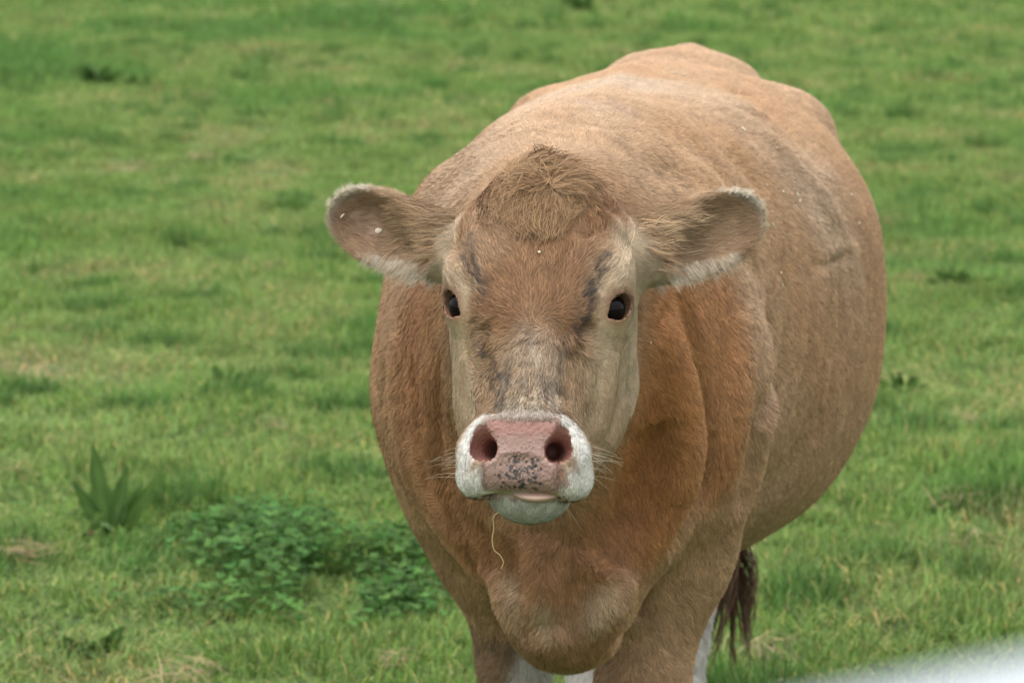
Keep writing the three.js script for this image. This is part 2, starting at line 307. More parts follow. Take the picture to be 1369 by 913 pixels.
function skull(x, y, z) {
  const sc = clamp(y, -0.025, 0.41); sample(SKULL, sc, sv);
  const dz = z - sv[4], h = dz > 0 ? sv[2] - sv[4] : sv[4] - sv[3], p = dz > 0 ? sv[5] : sv[6];
  const r = h2(x, dz), q = Math.max(0.12, Math.pow(Math.pow(Math.abs(x) / sv[1], p) + Math.pow(Math.abs(dz) / h, p), 1 / p));
  let f = r < 1e-5 ? -0.05 : r * (1 - 1 / q);
  if (f < -0.04) f = -0.04 + (f + 0.04) * 0.3;
  const e = Math.abs(y - sc); return e > 0 ? h2(Math.max(f, 0), e) : f;
}
const NOSEA = nrm([0, 0.78, -0.62]), NOSEN = nrm([0, 0.62, 0.78]), UX = [1, 0, 0];  // nose pad: down the pad, out of the pad
const K = { brow: [[0.090, 0.140, -0.030], [0.030, 0.034, 0.030]], cheek: [[0.081, 0.245, -0.150], [0.030, 0.085, 0.06]], jaw: [[0.075, 0.22, -0.215], [0.040, 0.38, -0.14]],
  side: [[0.0545, 0.402, -0.050], [0.030, 0.046, 0.040]], lip: [[0.064, 0.4235, -0.068], [0.023, 0.024, 0.024]], wing: [[0.046, 0.374, -0.010], [0.070, 0.397, -0.032]],
  poll: [[0, 0.034, -0.020], [0.060, 0.050, 0.034]], pad: [0, 0.384, -0.050], chin: [[0.004, 0.4355, -0.0915], [0.054, 0.029, 0.042]], under: [[0.003, 0.42, -0.11], [0, 0.34, -0.16]], gap: [0, 0.4375, -0.079],
  hole: [[0.0465, 0.404, -0.022], [0.030, 0.378, -0.080]], comma: [[0.0545, 0.384, -0.003], [0.0505, 0.405, -0.019]], lips: [0, 0.4215, -0.0555] };
function headField(x, y, z, strokes = true, open = true) {
  let f = skull(x, y, z);
  const X = Math.abs(x);                                                          // mirrored pieces
  if (f < 0.12) {
    f = smin(f, ellip(X, y, z, K.brow[0], K.brow[1]), 0.03);
    f = smin(f, ellip(X, y, z, K.cheek[0], K.cheek[1]), 0.05);
    f = smin(f, capsule(X, y, z, K.jaw[0], K.jaw[1], 0.035, 0.028), 0.06);
    f = smin(f, ellip(x, y, z, K.poll[0], K.poll[1]), 0.05);
  }
  if (y > 0.25) {
    f = smin(f, ellip(X, y, z, K.side[0], K.side[1]), 0.03);                       // side of the muzzle
    f = smin(f, ellip(X, y, z, K.lip[0], K.lip[1]), 0.025);                        // hanging corner of the upper lip
    f = smin(f, capsule(X, y, z, K.wing[0], K.wing[1], 0.010, 0.014), 0.020);      // outer wing of the nostril
    f = smin(f, ellipF(x, y, z, K.pad, UX, NOSEA, NOSEN, 0.054, 0.056, 0.035), 0.025); // pad and upper lip
    f = smin(f, ellipF(x, y, z, K.lips, UX, NOSEA, NOSEN, 0.058, 0.021, 0.034), 0.034);
    let j = ellip(x, y, z, K.chin[0], K.chin[1]);
    j = smin(j, capsule(x, y, z, K.under[0], K.under[1], 0.036, 0.05), 0.03);
    f = smax(f, -ellipF(x, y, z, K.gap, UX, NOSEA, NOSEN, 0.060, 0.0055, 0.05), 0.006);
    f = smin(f, j, 0.008);
    if (open && y > 0.33) {                                                        // nostrils: a deep hole and a comma running up its outer side
      f = smax(f, -smin(capsule(X, y, z, K.hole[0], K.hole[1], 0.0140, 0.010), capsule(X, y, z, K.comma[0], K.comma[1], 0.0075, 0.0150), 0.016), 0.009);
    }
  }
  if (open && X > 0.05 && y > 0.1 && y < 0.28) {
    const e = EYEF[x > 0 ? 1 : 0];
    f = smin(f, h3(x - e.E[0], y - e.E[1], z - e.E[2]) - EYER - 0.0045, 0.022);    // lids
    f = smax(f, -ellipF(x, y, z, e.c, e.L, e.W, e.D, 0.0225, 0.0190, 0.030), 0.003);
    f = smax(f, -ellipF(x, y, z, e.k, e.L, e.W, e.D, 0.010, 0.0045, 0.008), 0.005);
  }
  if (X > 0.04 && y < 0.3) f = smin(f, earField(EARS[x > 0 ? 1 : 0], x, y, z), 0.022);
  if (strokes && f < 0.06) f += strokeSum(headStrokes, x, y, z);
  return f;
}
function cowField(x, y, z, strokes = true) {
  let b = bodyField(x, y, z, strokes);
  if (z > -0.5 && y > 0.7 && y < 1.7 && z < 0.5) {
    const dx = x - HO[0], dy = y - HO[1], dz = z - HO[2];
    const h = headField(dx * HU[0] + dy * HU[1] + dz * HU[2], dx * HS[0] + dy * HS[1] + dz * HS[2], dx * HN[0] + dy * HN[1] + dz * HN[2], strokes);
    b = smin(b, h, 0.05);
  }
  return b;
}
const bareField = (x, y, z) => cowField(x, y, z, false);
function hit(px, py, field = bareField) {
  const d = ray(px, py); let t = 3.9;
  for (let i = 0; i < 200; i++) { const p = add(CAM, d, t), f = field(p[0], p[1], p[2]); if (f < 0.0006) return p; t += Math.max(0.0006, f * 0.6); if (t > 8) break; }
  return null;
}
function strokePts(list) { return list.map(([px, py]) => hit(px, py)).filter(Boolean); }
function addStroke(list, pts, r, a) {
  if (pts.length < 2) pts = [pts[0], pts[0]]; const m = r * 2.7, b = [1e9, -1e9, 1e9, -1e9, 1e9, -1e9];
  for (const p of pts) for (let k = 0; k < 3; k++) { b[k * 2] = Math.min(b[k * 2], p[k] - m); b[k * 2 + 1] = Math.max(b[k * 2 + 1], p[k] + m); }
  list.push({ p: pts, r, a, b });
}
const bodyS = (pix, r, a) => { const p = strokePts(pix); if (p.length) addStroke(bodyStrokes, p, r, a); };   // a > 0 a groove, a < 0 a ridge
const headS = (pix, r, a) => { const p = strokePts(pix).map(toH); if (p.length) addStroke(headStrokes, p, r, a); };
const t0 = Date.now(), lap = (s) => console.log(s, Date.now() - t0);
// folds and muscle lines read off the photograph and laid onto the surface
bodyS([[905, 385], [925, 450], [943, 540], [948, 600], [940, 650], [915, 700], [890, 740]], 0.016, 0.0270);
bodyS([[880, 430], [908, 520], [916, 600], [900, 670]], 0.035, -0.0297);
bodyS([[872, 560], [866, 630], [846, 695], [812, 760]], 0.038, 0.072);
bodyS([[1032, 420], [1014, 560], [988, 680]], 0.03, 0.0189);
bodyS([[988, 420], [985, 520], [970, 620], [940, 720]], 0.035, -0.0162);
bodyS([[555, 470], [560, 560], [572, 640], [598, 700]], 0.012, 0.0095);
bodyS([[592, 460], [588, 560], [594, 640], [614, 705], [645, 760]], 0.012, 0.0149);
bodyS([[574, 470], [574, 560], [584, 640], [608, 700]], 0.012, -0.0081);
bodyS([[700, 770], [700, 800], [712, 830]], 0.012, 0.0135);
bodyS([[765, 715], [762, 780], [740, 830], [700, 845]], 0.018, 0.0189);
bodyS([[735, 720], [735, 780], [722, 820]], 0.02, -0.0135);
bodyS([[845, 780], [815, 815], [780, 850]], 0.018, -0.0135);
bodyS([[890, 760], [855, 812], [815, 858]], 0.013, 0.0189);
bodyS([[615, 725], [650, 785], [682, 850]], 0.013, 0.0162);
bodyS([[660, 760], [672, 800], [690, 840]], 0.016, -0.0108);
bodyS([[1085, 280], [1097, 380], [1085, 480], [1060, 580]], 0.028, -0.0081);
bodyS([[1045, 330], [1052, 420], [1040, 520], [1020, 600]], 0.028, 0.0068);
bodyS([[1135, 320], [1148, 420], [1135, 520]], 0.025, -0.0068);
bodyS([[1118, 340], [1124, 430], [1110, 520], [1085, 590]], 0.018, 0.0081);
bodyS([[1140, 338], [1112, 346], [1082, 356]], 0.011, 0.007);
bodyS([[1142, 324], [1114, 332], [1086, 342]], 0.014, -0.006);
bodyS([[800, 132], [835, 100], [872, 80]], 0.03, -0.0108);
bodyS([[940, 140], [1030, 190], [1090, 250], [1130, 320]], 0.028, -0.0162);
bodyS([[985, 122], [1050, 165], [1100, 230]], 0.026, 0.0162);
bodyS([[880, 130], [960, 190], [1020, 260]], 0.04, 0.0108);
headS([[638, 425], [646, 470]], 0.012, 0.005);
headS([[790, 425], [782, 470]], 0.012, 0.005);
headS([[655, 470], [662, 520], [660, 555]], 0.016, 0.004);
headS([[765, 460], [755, 520], [752, 555]], 0.016, 0.004);
headS([[715, 450], [706, 545]], 0.025, -0.004);
headS([[648, 300], [658, 325], [668, 350]], 0.006, 0.004);
headS([[768, 330], [755, 350], [748, 372]], 0.006, 0.004);
headS([[800, 310], [775, 325]], 0.006, 0.003);
headS([[612, 330], [628, 360], [634, 390]], 0.014, 0.005);
headS([[815, 330], [800, 365], [795, 390]], 0.014, 0.005);
headS([[720, 330], [720, 352]], 0.006, 0.003);
headS([[822, 470], [812, 530], [795, 590]], 0.016, -0.005);
headS([[838, 450], [830, 530], [815, 590]], 0.012, 0.005);
headS([[665, 240], [628, 262], [598, 288]], 0.011, -0.010);
headS([[782, 245], [825, 264], [860, 288]], 0.011, -0.010);
headS([[655, 268], [625, 290]], 0.012, 0.006);
headS([[800, 272], [835, 296]], 0.012, 0.006);
bodyS([[716, 712], [722, 770], [735, 830], [748, 885]], 0.026, -0.016);
bodyS([[690, 715], [688, 760], [694, 800]], 0.02, 0.014);
bodyS([[640, 690], [655, 740], [672, 790]], 0.016, 0.012);
bodyS([[800, 770], [775, 815], [757, 850]], 0.018, 0.016);
bodyS([[530, 440], [528, 520], [540, 600], [560, 670]], 0.02, -0.008);
bodyS([[1000, 300], [1010, 360], [1015, 420]], 0.025, 0.010);
bodyS([[830, 190], [880, 230], [930, 240]], 0.035, 0.010);
bodyS([[780, 180], [840, 200], [900, 215]], 0.03, -0.008);
headS([[650, 432], [656, 455]], 0.017, 0.007);
headS([[782, 432], [778, 455]], 0.017, 0.007);
headS([[606, 318], [616, 345]], 0.016, 0.007);
headS([[832, 318], [822, 345]], 0.016, 0.007);
headS([[665, 380], [690, 420], [718, 436]], 0.02, -0.003);
headS([[770, 380], [745, 420], [722, 436]], 0.02, -0.003);
headS([[622, 470], [634, 520], [645, 550]], 0.012, -0.004);
headS([[798, 470], [784, 520], [772, 550]], 0.012, -0.004);
bodyS([[1010, 150], [1060, 200], [1085, 260]], 0.05, 0.014);
bodyS([[1000, 330], [1008, 430], [1000, 520]], 0.022, -0.006);
bodyS([[1062, 330], [1072, 420], [1058, 520], [1035, 600]], 0.016, -0.006);
bodyS([[1100, 540], [1040, 640], [985, 700]], 0.035, 0.008);

// ------------------------------------------------------------------ surface nets
const EDGE = [0, 1, 2, 3, 4, 5, 6, 7, 0, 2, 1, 3, 4, 6, 5, 7, 0, 4, 1, 5, 2, 6, 3, 7];
function mesher(field, lo, hi, h, keep) {
  const B = 8, nx = Math.ceil((hi[0] - lo[0]) / h / B), ny = Math.ceil((hi[1] - lo[1]) / h / B), nz = Math.ceil((hi[2] - lo[2]) / h / B), half = B * h * 0.5, cut = half * 1.732 * 1.7;
  const NX = nx * B + 1, NY = ny * B + 1, id = new Map(), pos = [], idx = [];
  const V = new Float32Array((B + 2) ** 3), live = [];
  const mark = new Uint8Array(nx * ny * nz);
  for (let k = 0; k < nz; k++) for (let j = 0; j < ny; j++) for (let i = 0; i < nx; i++) {
    const f = field(lo[0] + (i * B) * h + half, lo[1] + (j * B) * h + half, lo[2] + (k * B) * h + half);
    if (Math.abs(f) < cut) mark[i + nx * (j + ny * k)] = 1;
  }
  const cell = (i, j, k) => i + NX * (j + NY * k);
  for (let bk = 0; bk < nz; bk++) for (let bj = 0; bj < ny; bj++) for (let bi = 0; bi < nx; bi++) {
    if (!mark[bi + nx * (bj + ny * bk)]) continue;
    const S = B + 1; let any = 0;
    for (let k = 0; k <= B; k++) for (let j = 0; j <= B; j++) for (let i = 0; i <= B; i++) { const v = field(lo[0] + (bi * B + i) * h, lo[1] + (bj * B + j) * h, lo[2] + (bk * B + k) * h); V[i + S * (j + S * k)] = v; any |= v < 0 ? 1 : 2; }
    if (any !== 3) continue;
    const C = [0, 1, S, S + 1, S * S, S * S + 1, S * S + S, S * S + S + 1];
    for (let k = 0; k < B; k++) for (let j = 0; j < B; j++) for (let i = 0; i < B; i++) {
      const o = i + S * (j + S * k); let m = 0; for (let c = 0; c < 8; c++) if (V[o + C[c]] < 0) m |= 1 << c;
      if (m === 0 || m === 255) continue;
      let n = 0, X = 0, Y = 0, Z = 0;
      for (let q = 0; q < 24; q += 2) {
        const a = EDGE[q], b = EDGE[q + 1];
        const va = V[o + C[a]], vb = V[o + C[b]]; if ((va < 0) === (vb < 0)) continue; const t = va / (va - vb); n++;
        X += (a & 1) + ((b & 1) - (a & 1)) * t; Y += ((a >> 1) & 1) + (((b >> 1) & 1) - ((a >> 1) & 1)) * t; Z += (a >> 2) + ((b >> 2) - (a >> 2)) * t;
      }
      const gi = bi * B + i, gj = bj * B + j, gk = bk * B + k;
      id.set(cell(gi, gj, gk), pos.length / 3); pos.push(lo[0] + (gi + X / n) * h, lo[1] + (gj + Y / n) * h, lo[2] + (gk + Z / n) * h);
      live.push(gi, gj, gk, m);
    }
  }
  for (let q = 0; q < live.length; q += 4) {
    const i = live[q], j = live[q + 1], k = live[q + 2], m = live[q + 3], s0 = m & 1, a = q >> 2;
    const quad = (b, c, d, flip) => { if (b === undefined || c === undefined || d === undefined) return; if (flip) idx.push(a, b, c, a, c, d); else idx.push(a, d, c, a, c, b); };
    if (s0 !== ((m >> 1) & 1)) quad(id.get(cell(i, j - 1, k)), id.get(cell(i, j - 1, k - 1)), id.get(cell(i, j, k - 1)), !s0);
    if (s0 !== ((m >> 2) & 1)) quad(id.get(cell(i, j, k - 1)), id.get(cell(i - 1, j, k - 1)), id.get(cell(i - 1, j, k)), !s0);
    if (s0 !== ((m >> 4) & 1)) quad(id.get(cell(i - 1, j, k)), id.get(cell(i - 1, j - 1, k)), id.get(cell(i, j - 1, k)), !s0);
  }
  const nor = new Float32Array(pos.length), e = h * 0.6, P = new Float32Array(pos);
  for (let v = 0; v < P.length; v += 3) {
    for (let it = 0; it < 2; it++) {
      const x = P[v], y = P[v + 1], z = P[v + 2];
      const gx = field(x + e, y, z) - field(x - e, y, z), gy = field(x, y + e, z) - field(x, y - e, z), gz = field(x, y, z + e) - field(x, y, z - e), l = h3(gx, gy, gz) || 1;
      nor[v] = gx / l; nor[v + 1] = gy / l; nor[v + 2] = gz / l;
      if (it < 1) { const f = clamp(field(x, y, z) / (l / (2 * e)), -h * 0.6, h * 0.6); P[v] -= nor[v] * f; P[v + 1] -= nor[v + 1] * f; P[v + 2] -= nor[v + 2] * f; }
    }
  }
  return { P, nor, idx };
}
// ------------------------------------------------------------------ cow: coat colours (base colours of hair and skin, some chest shade and highlights painted in), laid on by place
const paintsB = [], paintsH = [];
function paint(list, pts, r, col, amt, ng = 0, nf = 60) { const m = r * 2.3, b = [1e9, -1e9, 1e9, -1e9, 1e9, -1e9]; if (!pts.length) return; if (pts.length < 2) pts = [pts[0], pts[0]]; for (const p of pts) for (let k = 0; k < 3; k++) { b[k * 2] = Math.min(b[k * 2], p[k] - m); b[k * 2 + 1] = Math.max(b[k * 2 + 1], p[k] + m); } list.push({ p: pts, r, b, col, amt, ng, nf }); }
const pB = (pix, r, col, amt, ng, nf) => paint(paintsB, strokePts(pix), r, col, amt, ng, nf);
const pH = (pix, r, col, amt, ng, nf) => paint(paintsH, strokePts(pix).map(toH), r, col, amt, ng, nf);
function weight(s, x, y, z) {
  const b = s.b; if (x < b[0] || x > b[1] || y < b[2] || y > b[3] || z < b[4] || z > b[5]) return 0;
  let m = 1e9; const P = s.p;
  for (let j = 0; j < P.length - 1; j++) { const a = P[j], c = P[j + 1], dx = c[0] - a[0], dy = c[1] - a[1], dz = c[2] - a[2], px = x - a[0], py = y - a[1], pz = z - a[2], t = clamp((px * dx + py * dy + pz * dz) / (dx * dx + dy * dy + dz * dz + 1e-12), 0, 1), ex = px - dx * t, ey = py - dy * t, ez = pz - dz * t; m = Math.min(m, ex * ex + ey * ey + ez * ez); }
  const q = m / (s.r * s.r); if (q > 5) return 0;
  let w = Math.exp(-q * q * 0.6) * s.amt; if (s.ng) w *= clamp(0.5 + s.ng * noise(x * s.nf * 1.5, y * s.nf * 0.55, z * s.nf * 0.55), 0, 1.15); return clamp(w, 0, 1);
}
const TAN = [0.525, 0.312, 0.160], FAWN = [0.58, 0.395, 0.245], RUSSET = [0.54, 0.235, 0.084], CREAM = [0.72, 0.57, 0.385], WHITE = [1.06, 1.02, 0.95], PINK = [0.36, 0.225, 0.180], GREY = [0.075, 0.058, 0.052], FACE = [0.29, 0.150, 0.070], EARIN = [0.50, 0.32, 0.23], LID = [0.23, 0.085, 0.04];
// russet neck and chest, with some light and shade painted in
pB([[900, 420], [890, 520], [880, 620], [860, 700]], 0.085, RUSSET, 0.95);
pB([[872, 560], [866, 630], [846, 695], [812, 755]], 0.040, [0.40, 0.150, 0.050], 0.9, 0.5, 25);  // darker chestnut hair in the neck hollow, with its shade painted in
pB([[960, 420], [960, 520], [950, 620]], 0.07, RUSSET, 0.75);
pB([[560, 420], [560, 520], [580, 640], [620, 720]], 0.09, [0.46, 0.215, 0.095], 0.8);
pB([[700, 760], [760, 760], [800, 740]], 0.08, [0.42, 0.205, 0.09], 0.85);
pB([[690, 860], [750, 880], [800, 860]], 0.045, [0.34, 0.18, 0.085], 0.7);  // browner underside of the brisket: shade painted into the coat
pB([[672, 790], [695, 812], [720, 825]], 0.032, [0.64, 0.48, 0.31], 0.9, 0.7, 28);  // painted highlight, paler tan on the lit left plane of the chest
pB([[835, 785], [805, 805], [785, 830]], 0.026, [0.60, 0.44, 0.27], 0.8, 0.8, 28);  // matching painted highlight on the right plane
pB([[820, 250], [860, 330]], 0.06, [0.42, 0.235, 0.115], 0.6);
pB([[800, 140]], 0.05, [0.44, 0.30, 0.24], 0.5, 1, 30);
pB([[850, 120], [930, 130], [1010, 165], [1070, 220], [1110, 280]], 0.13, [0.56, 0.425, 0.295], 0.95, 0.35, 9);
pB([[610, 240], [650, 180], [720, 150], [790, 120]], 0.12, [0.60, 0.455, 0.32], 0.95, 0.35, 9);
pB([[890, 72]], 0.03, [0.40, 0.23, 0.15], 0.5);
// the face
pH([[606, 420], [612, 470], [628, 540]], 0.026, CREAM, 0.8, 0.4, 50);
pH([[835, 440], [828, 500], [800, 570], [780, 590]], 0.034, [0.60, 0.47, 0.30], 0.7, 0.4, 50);
pH([[805, 440], [800, 500]], 0.026, CREAM, 0.6, 0.5, 40);
pH([[595, 300], [592, 360], [610, 395]], 0.024, CREAM, 0.9, 0.5, 60);
pH([[845, 290], [830, 340], [815, 380]], 0.026, CREAM, 0.9, 0.5, 60);
pH([[640, 290], [660, 330]], 0.03, [0.40, 0.265, 0.155], 0.5);
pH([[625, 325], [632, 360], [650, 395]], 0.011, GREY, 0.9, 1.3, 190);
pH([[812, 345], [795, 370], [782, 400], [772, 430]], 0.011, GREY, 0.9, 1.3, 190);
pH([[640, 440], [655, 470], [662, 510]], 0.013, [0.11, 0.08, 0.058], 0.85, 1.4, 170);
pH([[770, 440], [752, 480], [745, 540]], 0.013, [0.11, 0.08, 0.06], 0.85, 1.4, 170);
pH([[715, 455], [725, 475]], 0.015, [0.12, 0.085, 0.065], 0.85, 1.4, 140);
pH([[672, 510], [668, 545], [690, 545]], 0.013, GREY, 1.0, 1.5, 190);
pH([[733, 510], [736, 540]], 0.008, GREY, 0.9, 1.0, 170);
pH([[716, 470], [708, 530], [705, 548]], 0.034, [0.70, 0.55, 0.395], 0.9, 0.6, 90);
pH([[690, 540], [715, 545], [745, 545]], 0.013, [0.78, 0.66, 0.50], 0.8, 1, 120);
pH([[690, 500], [720, 520], [700, 545]], 0.026, [0.13, 0.10, 0.08], 0.55, 2.6, 230);
// muzzle
pH([[655, 557], [700, 553], [752, 557]], 0.006, [0.72, 0.62, 0.54], 0.85);
pH([[640, 566], [624, 600], [614, 640]], 0.014, WHITE, 1);
pH([[762, 566], [780, 600], [789, 645]], 0.014, WHITE, 1);
pH([[620, 650], [645, 648]], 0.020, WHITE, 1); pH([[785, 652], [768, 650]], 0.020, WHITE, 1);
const PAD = [[[668, 578], [735, 578]], [[672, 600], [722, 600]], [[668, 625], [735, 625]], [[665, 640], [735, 640]]];
for (const l of PAD) pH(l, 0.015, PINK, 1);
pH([[660, 572], [700, 570], [748, 572]], 0.006, [0.36, 0.15, 0.125], 0.7);
pH([[752, 636], [757, 646]], 0.006, [0.5, 0.25, 0.15], 0.6); pH([[650, 640], [652, 648]], 0.005, [0.5, 0.27, 0.17], 0.6);
// eyelids
const lidPts = EYEF.map((e) => [add(e.E, e.D, 0.02)]);
for (const l of lidPts) paint(paintsH, l, 0.0250, LID, 1.0);
EYEF.forEach((e) => paint(paintsH, [add(e.k, e.L, 0.004)], 0.008, [0.30, 0.10, 0.05], 0.9));
const headness = (p, l) => p[2] < -0.2 || l[1] > 0.5 || p[1] < 0.85 ? 0 : ss(0.03, -0.015, headField(l[0], l[1], l[2], false, false) - bodyField(p[0], p[1], p[2], false));
const white = [0.72, 0.68, 0.62], ALB = 0.72;
function cowColor(p) {
  const l = toH(p); let c;
  const hk = headness(p, l), isHead = hk > 0;
  // trunk
  c = mix3(TAN, FAWN, ss(-0.5, 0.6, fbm(p[0] * 3, p[1] * 3, p[2] * 3)) * 0.7);
  const mottle = fbm(p[0] * 14, p[1] * 14, p[2] * 14); c = [c[0] * (1 + 0.10 * mottle), c[1] * (1 + 0.14 * mottle), c[2] * (1 + 0.18 * mottle)];
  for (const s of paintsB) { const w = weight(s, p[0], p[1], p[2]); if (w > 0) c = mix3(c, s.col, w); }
  // white stockings
  if (p[2] < -1.6 && p[1] < 0.62) c = mix3(c, white, ss(0.62, 0.5, p[1]));
  if (p[2] > -0.9 && p[1] < 0.62 && p[0] < 0.09) c = mix3(mix3(c, [0.30, 0.19, 0.11], ss(0.63, 0.59, p[1])), white, ss(-0.01, 0.02, p[0] + 0.3 * (0.56 - p[1])));
  if (p[1] < 0.07) c = [0.10, 0.085, 0.07];
  if (!isHead) return [c[0] * ALB, c[1] * ALB, c[2] * ALB];
  const k = hk;
  let h = mix3(FACE, [0.37, 0.215, 0.112], ss(-0.4, 0.5, fbm(l[0] * 30, l[1] * 30, l[2] * 30)) * 0.5);
  h = mix3(h, [0.62, 0.465, 0.285], ss(0.045, 0.112, Math.abs(l[0]) + 0.016 * noise(l[0] * 70, l[1] * 40, 7)) * ss(0.07, 0.2, l[1]) * 0.8);
  h = mix3(h, [0.50, 0.345, 0.205], ss(0.22, 0.30, l[1] + 0.02 * noise(l[0] * 60, l[1] * 30, 3)) * 0.65);
  h = mix3(h, [0.34, 0.19, 0.088], ss(0.09, 0.03, l[1]) * ss(0.09, 0.05, Math.abs(l[0])) * 0.85);
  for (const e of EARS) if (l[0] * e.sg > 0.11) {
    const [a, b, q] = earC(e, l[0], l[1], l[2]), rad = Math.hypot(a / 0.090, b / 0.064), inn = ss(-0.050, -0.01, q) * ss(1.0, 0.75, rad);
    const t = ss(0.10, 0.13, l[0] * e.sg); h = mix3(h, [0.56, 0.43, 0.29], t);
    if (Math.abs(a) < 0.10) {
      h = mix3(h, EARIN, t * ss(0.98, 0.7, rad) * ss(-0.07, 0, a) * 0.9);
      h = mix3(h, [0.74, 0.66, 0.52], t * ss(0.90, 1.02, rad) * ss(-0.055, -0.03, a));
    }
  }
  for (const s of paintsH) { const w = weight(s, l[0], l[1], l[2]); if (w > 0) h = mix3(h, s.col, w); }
  if (l[1] > 0.35) {
    const a = dot(l, NOSEA), o = dot(l, NOSEN), X = Math.abs(l[0]);
    h = mix3(h, PINK, ss(0.284, 0.292, a) * ss(0.386, 0.380, a) * ss(0.054, 0.046, X) * ss(0.19, 0.20, o) * 0.9);
    h = mix3(h, [0.38, 0.165, 0.135], ss(0.288, 0.294, a) * ss(0.316, 0.300, a + 0.004 * noise(l[0] * 80, 3, 1)) * ss(0.050, 0.042, X) * ss(0.19, 0.20, o) * 0.7);
    const chin = ss(0.010, 0.003, ellip(l[0], l[1], l[2], K.chin[0], K.chin[1])) * ss(0.378, 0.383, a);
    h = mix3(h, [0.74, 0.71, 0.65], chin);
    h = mix3(h, [0.42, 0.30, 0.24], chin * ss(0.402, 0.394, a + 0.004 * noise(l[0] * 90, 1, 2)) * 0.9);
    const wing = capsule(X, l[1], l[2], K.comma[0], K.comma[1], 0.0075, 0.0150), deep = capsule(X, l[1], l[2], K.hole[0], K.hole[1], 0.0140, 0.010);
    const cav = smin(wing, deep, 0.016); h = mix3(h, [0.37, 0.165, 0.13], ss(0.0035, 0.0005, cav));
    if (o > 0.2 && X < 0.06) for (let i = 0; i < SPOTS.length; i++) { const q = SPOTS[i], du = l[0] - q[0], da = a - q[1]; if (Math.abs(du) > 0.005 || Math.abs(da) > 0.005) continue; const d = Math.sqrt(du * du + da * da) / (q[2] * (1 + 0.35 * noise(l[0] * 700, a * 700, i))); if (d < 1.25) h = mix3(h, q[3], ss(1.25, 0.8, d) * 0.92); }
  }
  c = mix3(c, h, k); return [c[0] * ALB, c[1] * ALB, c[2] * ALB];
}
const SPOTS = []; // dark pigment spots on the nose
for (let i = 0; i < 200; i++) { const a = 0.357 + gs() * 0.014, u = gs() * 0.015 - 0.001; if (a > 0.379 || Math.abs(u) > 0.036) continue; SPOTS.push([u, a, 0.0007 + 0.0028 * rnd() * rnd(), rnd() < 0.6 ? [0.035, 0.03, 0.03] : [0.11, 0.085, 0.075]]); }
for (let i = 0; i < 26; i++) SPOTS.push([rr(-0.036, 0.036), rr(0.295, 0.345), 0.0005 + 0.0010 * rnd() * rnd(), [0.13, 0.08, 0.075]]);
function bareness(l) { // 1 on the moist nose, in the nostrils and on the lids
  let b = 0;
  if (l[1] > 0.34) {
    const a = dot(l, NOSEA), o = dot(l, NOSEN);
    b = ss(0.286, 0.292, a) * ss(0.382, 0.374, a) * ss(0.050, 0.042, Math.abs(l[0]) - 0.3 * (a > 0.33 ? 0.33 - a : 0) * 0) * ss(0.18, 0.2, o);
    b = Math.max(b, ss(0.003, 0.001, smin(capsule(Math.abs(l[0]), l[1], l[2], K.comma[0], K.comma[1], 0.0075, 0.0150), capsule(Math.abs(l[0]), l[1], l[2], K.hole[0], K.hole[1], 0.0140, 0.010), 0.016)));
    b = Math.max(b, ss(0.055, 0.05, Math.abs(l[0])) * ss(0.372, 0.376, a) * ss(0.398, 0.392, a) * ss(0.13, 0.16, o));
  }
  for (const e of EYEF) b = Math.max(b, ss(0.0335, 0.0310, len(sub(l, e.E)) + 0.5 * Math.max(0, 0.012 - dot(sub(l, e.E), e.D))));
  return b;
}

// ------------------------------------------------------------------ cow: hide
const BASE = [0.2, 0, -1.2];
const cow = new THREE.Group(); cow.name = 'cow'; cow.position.set(...BASE); scene.add(cow);
tag(cow, 'tan beef cow with white muzzle facing the fence, head raised and ears out', 'cow');
const SEAM = -0.10;                                                       // fine cells in front of this plane, coarse behind
lap('start');
const NOSEZ = 0.185;                                                      // finer still on the muzzle
const headM0 = mesher((x, y, z) => cowField(x, y, z) + 0.0015 * ss(NOSEZ - 0.01, NOSEZ, z), [-0.30, 0.86, SEAM - 0.012], [0.40, 1.46, NOSEZ], 0.0027);
const noseM = mesher((x, y, z) => cowField(x, y, z) + 0.0005 * noise(x * 330, y * 330, z * 330), [-0.12, 0.92, NOSEZ - 0.006], [0.19, 1.24, 0.33], 0.0014);
const headM = { P: new Float32Array(headM0.P.length + noseM.P.length), nor: new Float32Array(headM0.P.length + noseM.P.length), idx: headM0.idx };
headM.P.set(headM0.P); headM.P.set(noseM.P, headM0.P.length); headM.nor.set(headM0.nor); headM.nor.set(noseM.nor, headM0.P.length);
for (const i of noseM.idx) headM.idx.push(i + headM0.P.length / 3);
lap('head ' + headM.P.length / 3);
const bodyM = mesher((x, y, z) => cowField(x, y, z) + 0.006 * ss(SEAM - 0.03, SEAM, z), [-0.34, -0.01, -2.56], [0.80, 1.55, SEAM], 0.008);
lap('body ' + bodyM.P.length / 3);
const skinM = { P: new Float32Array(headM.P.length + bodyM.P.length), nor: new Float32Array(headM.P.length + bodyM.P.length), idx: null };
skinM.P.set(headM.P); skinM.P.set(bodyM.P, headM.P.length); skinM.nor.set(headM.nor); skinM.nor.set(bodyM.nor, headM.P.length);
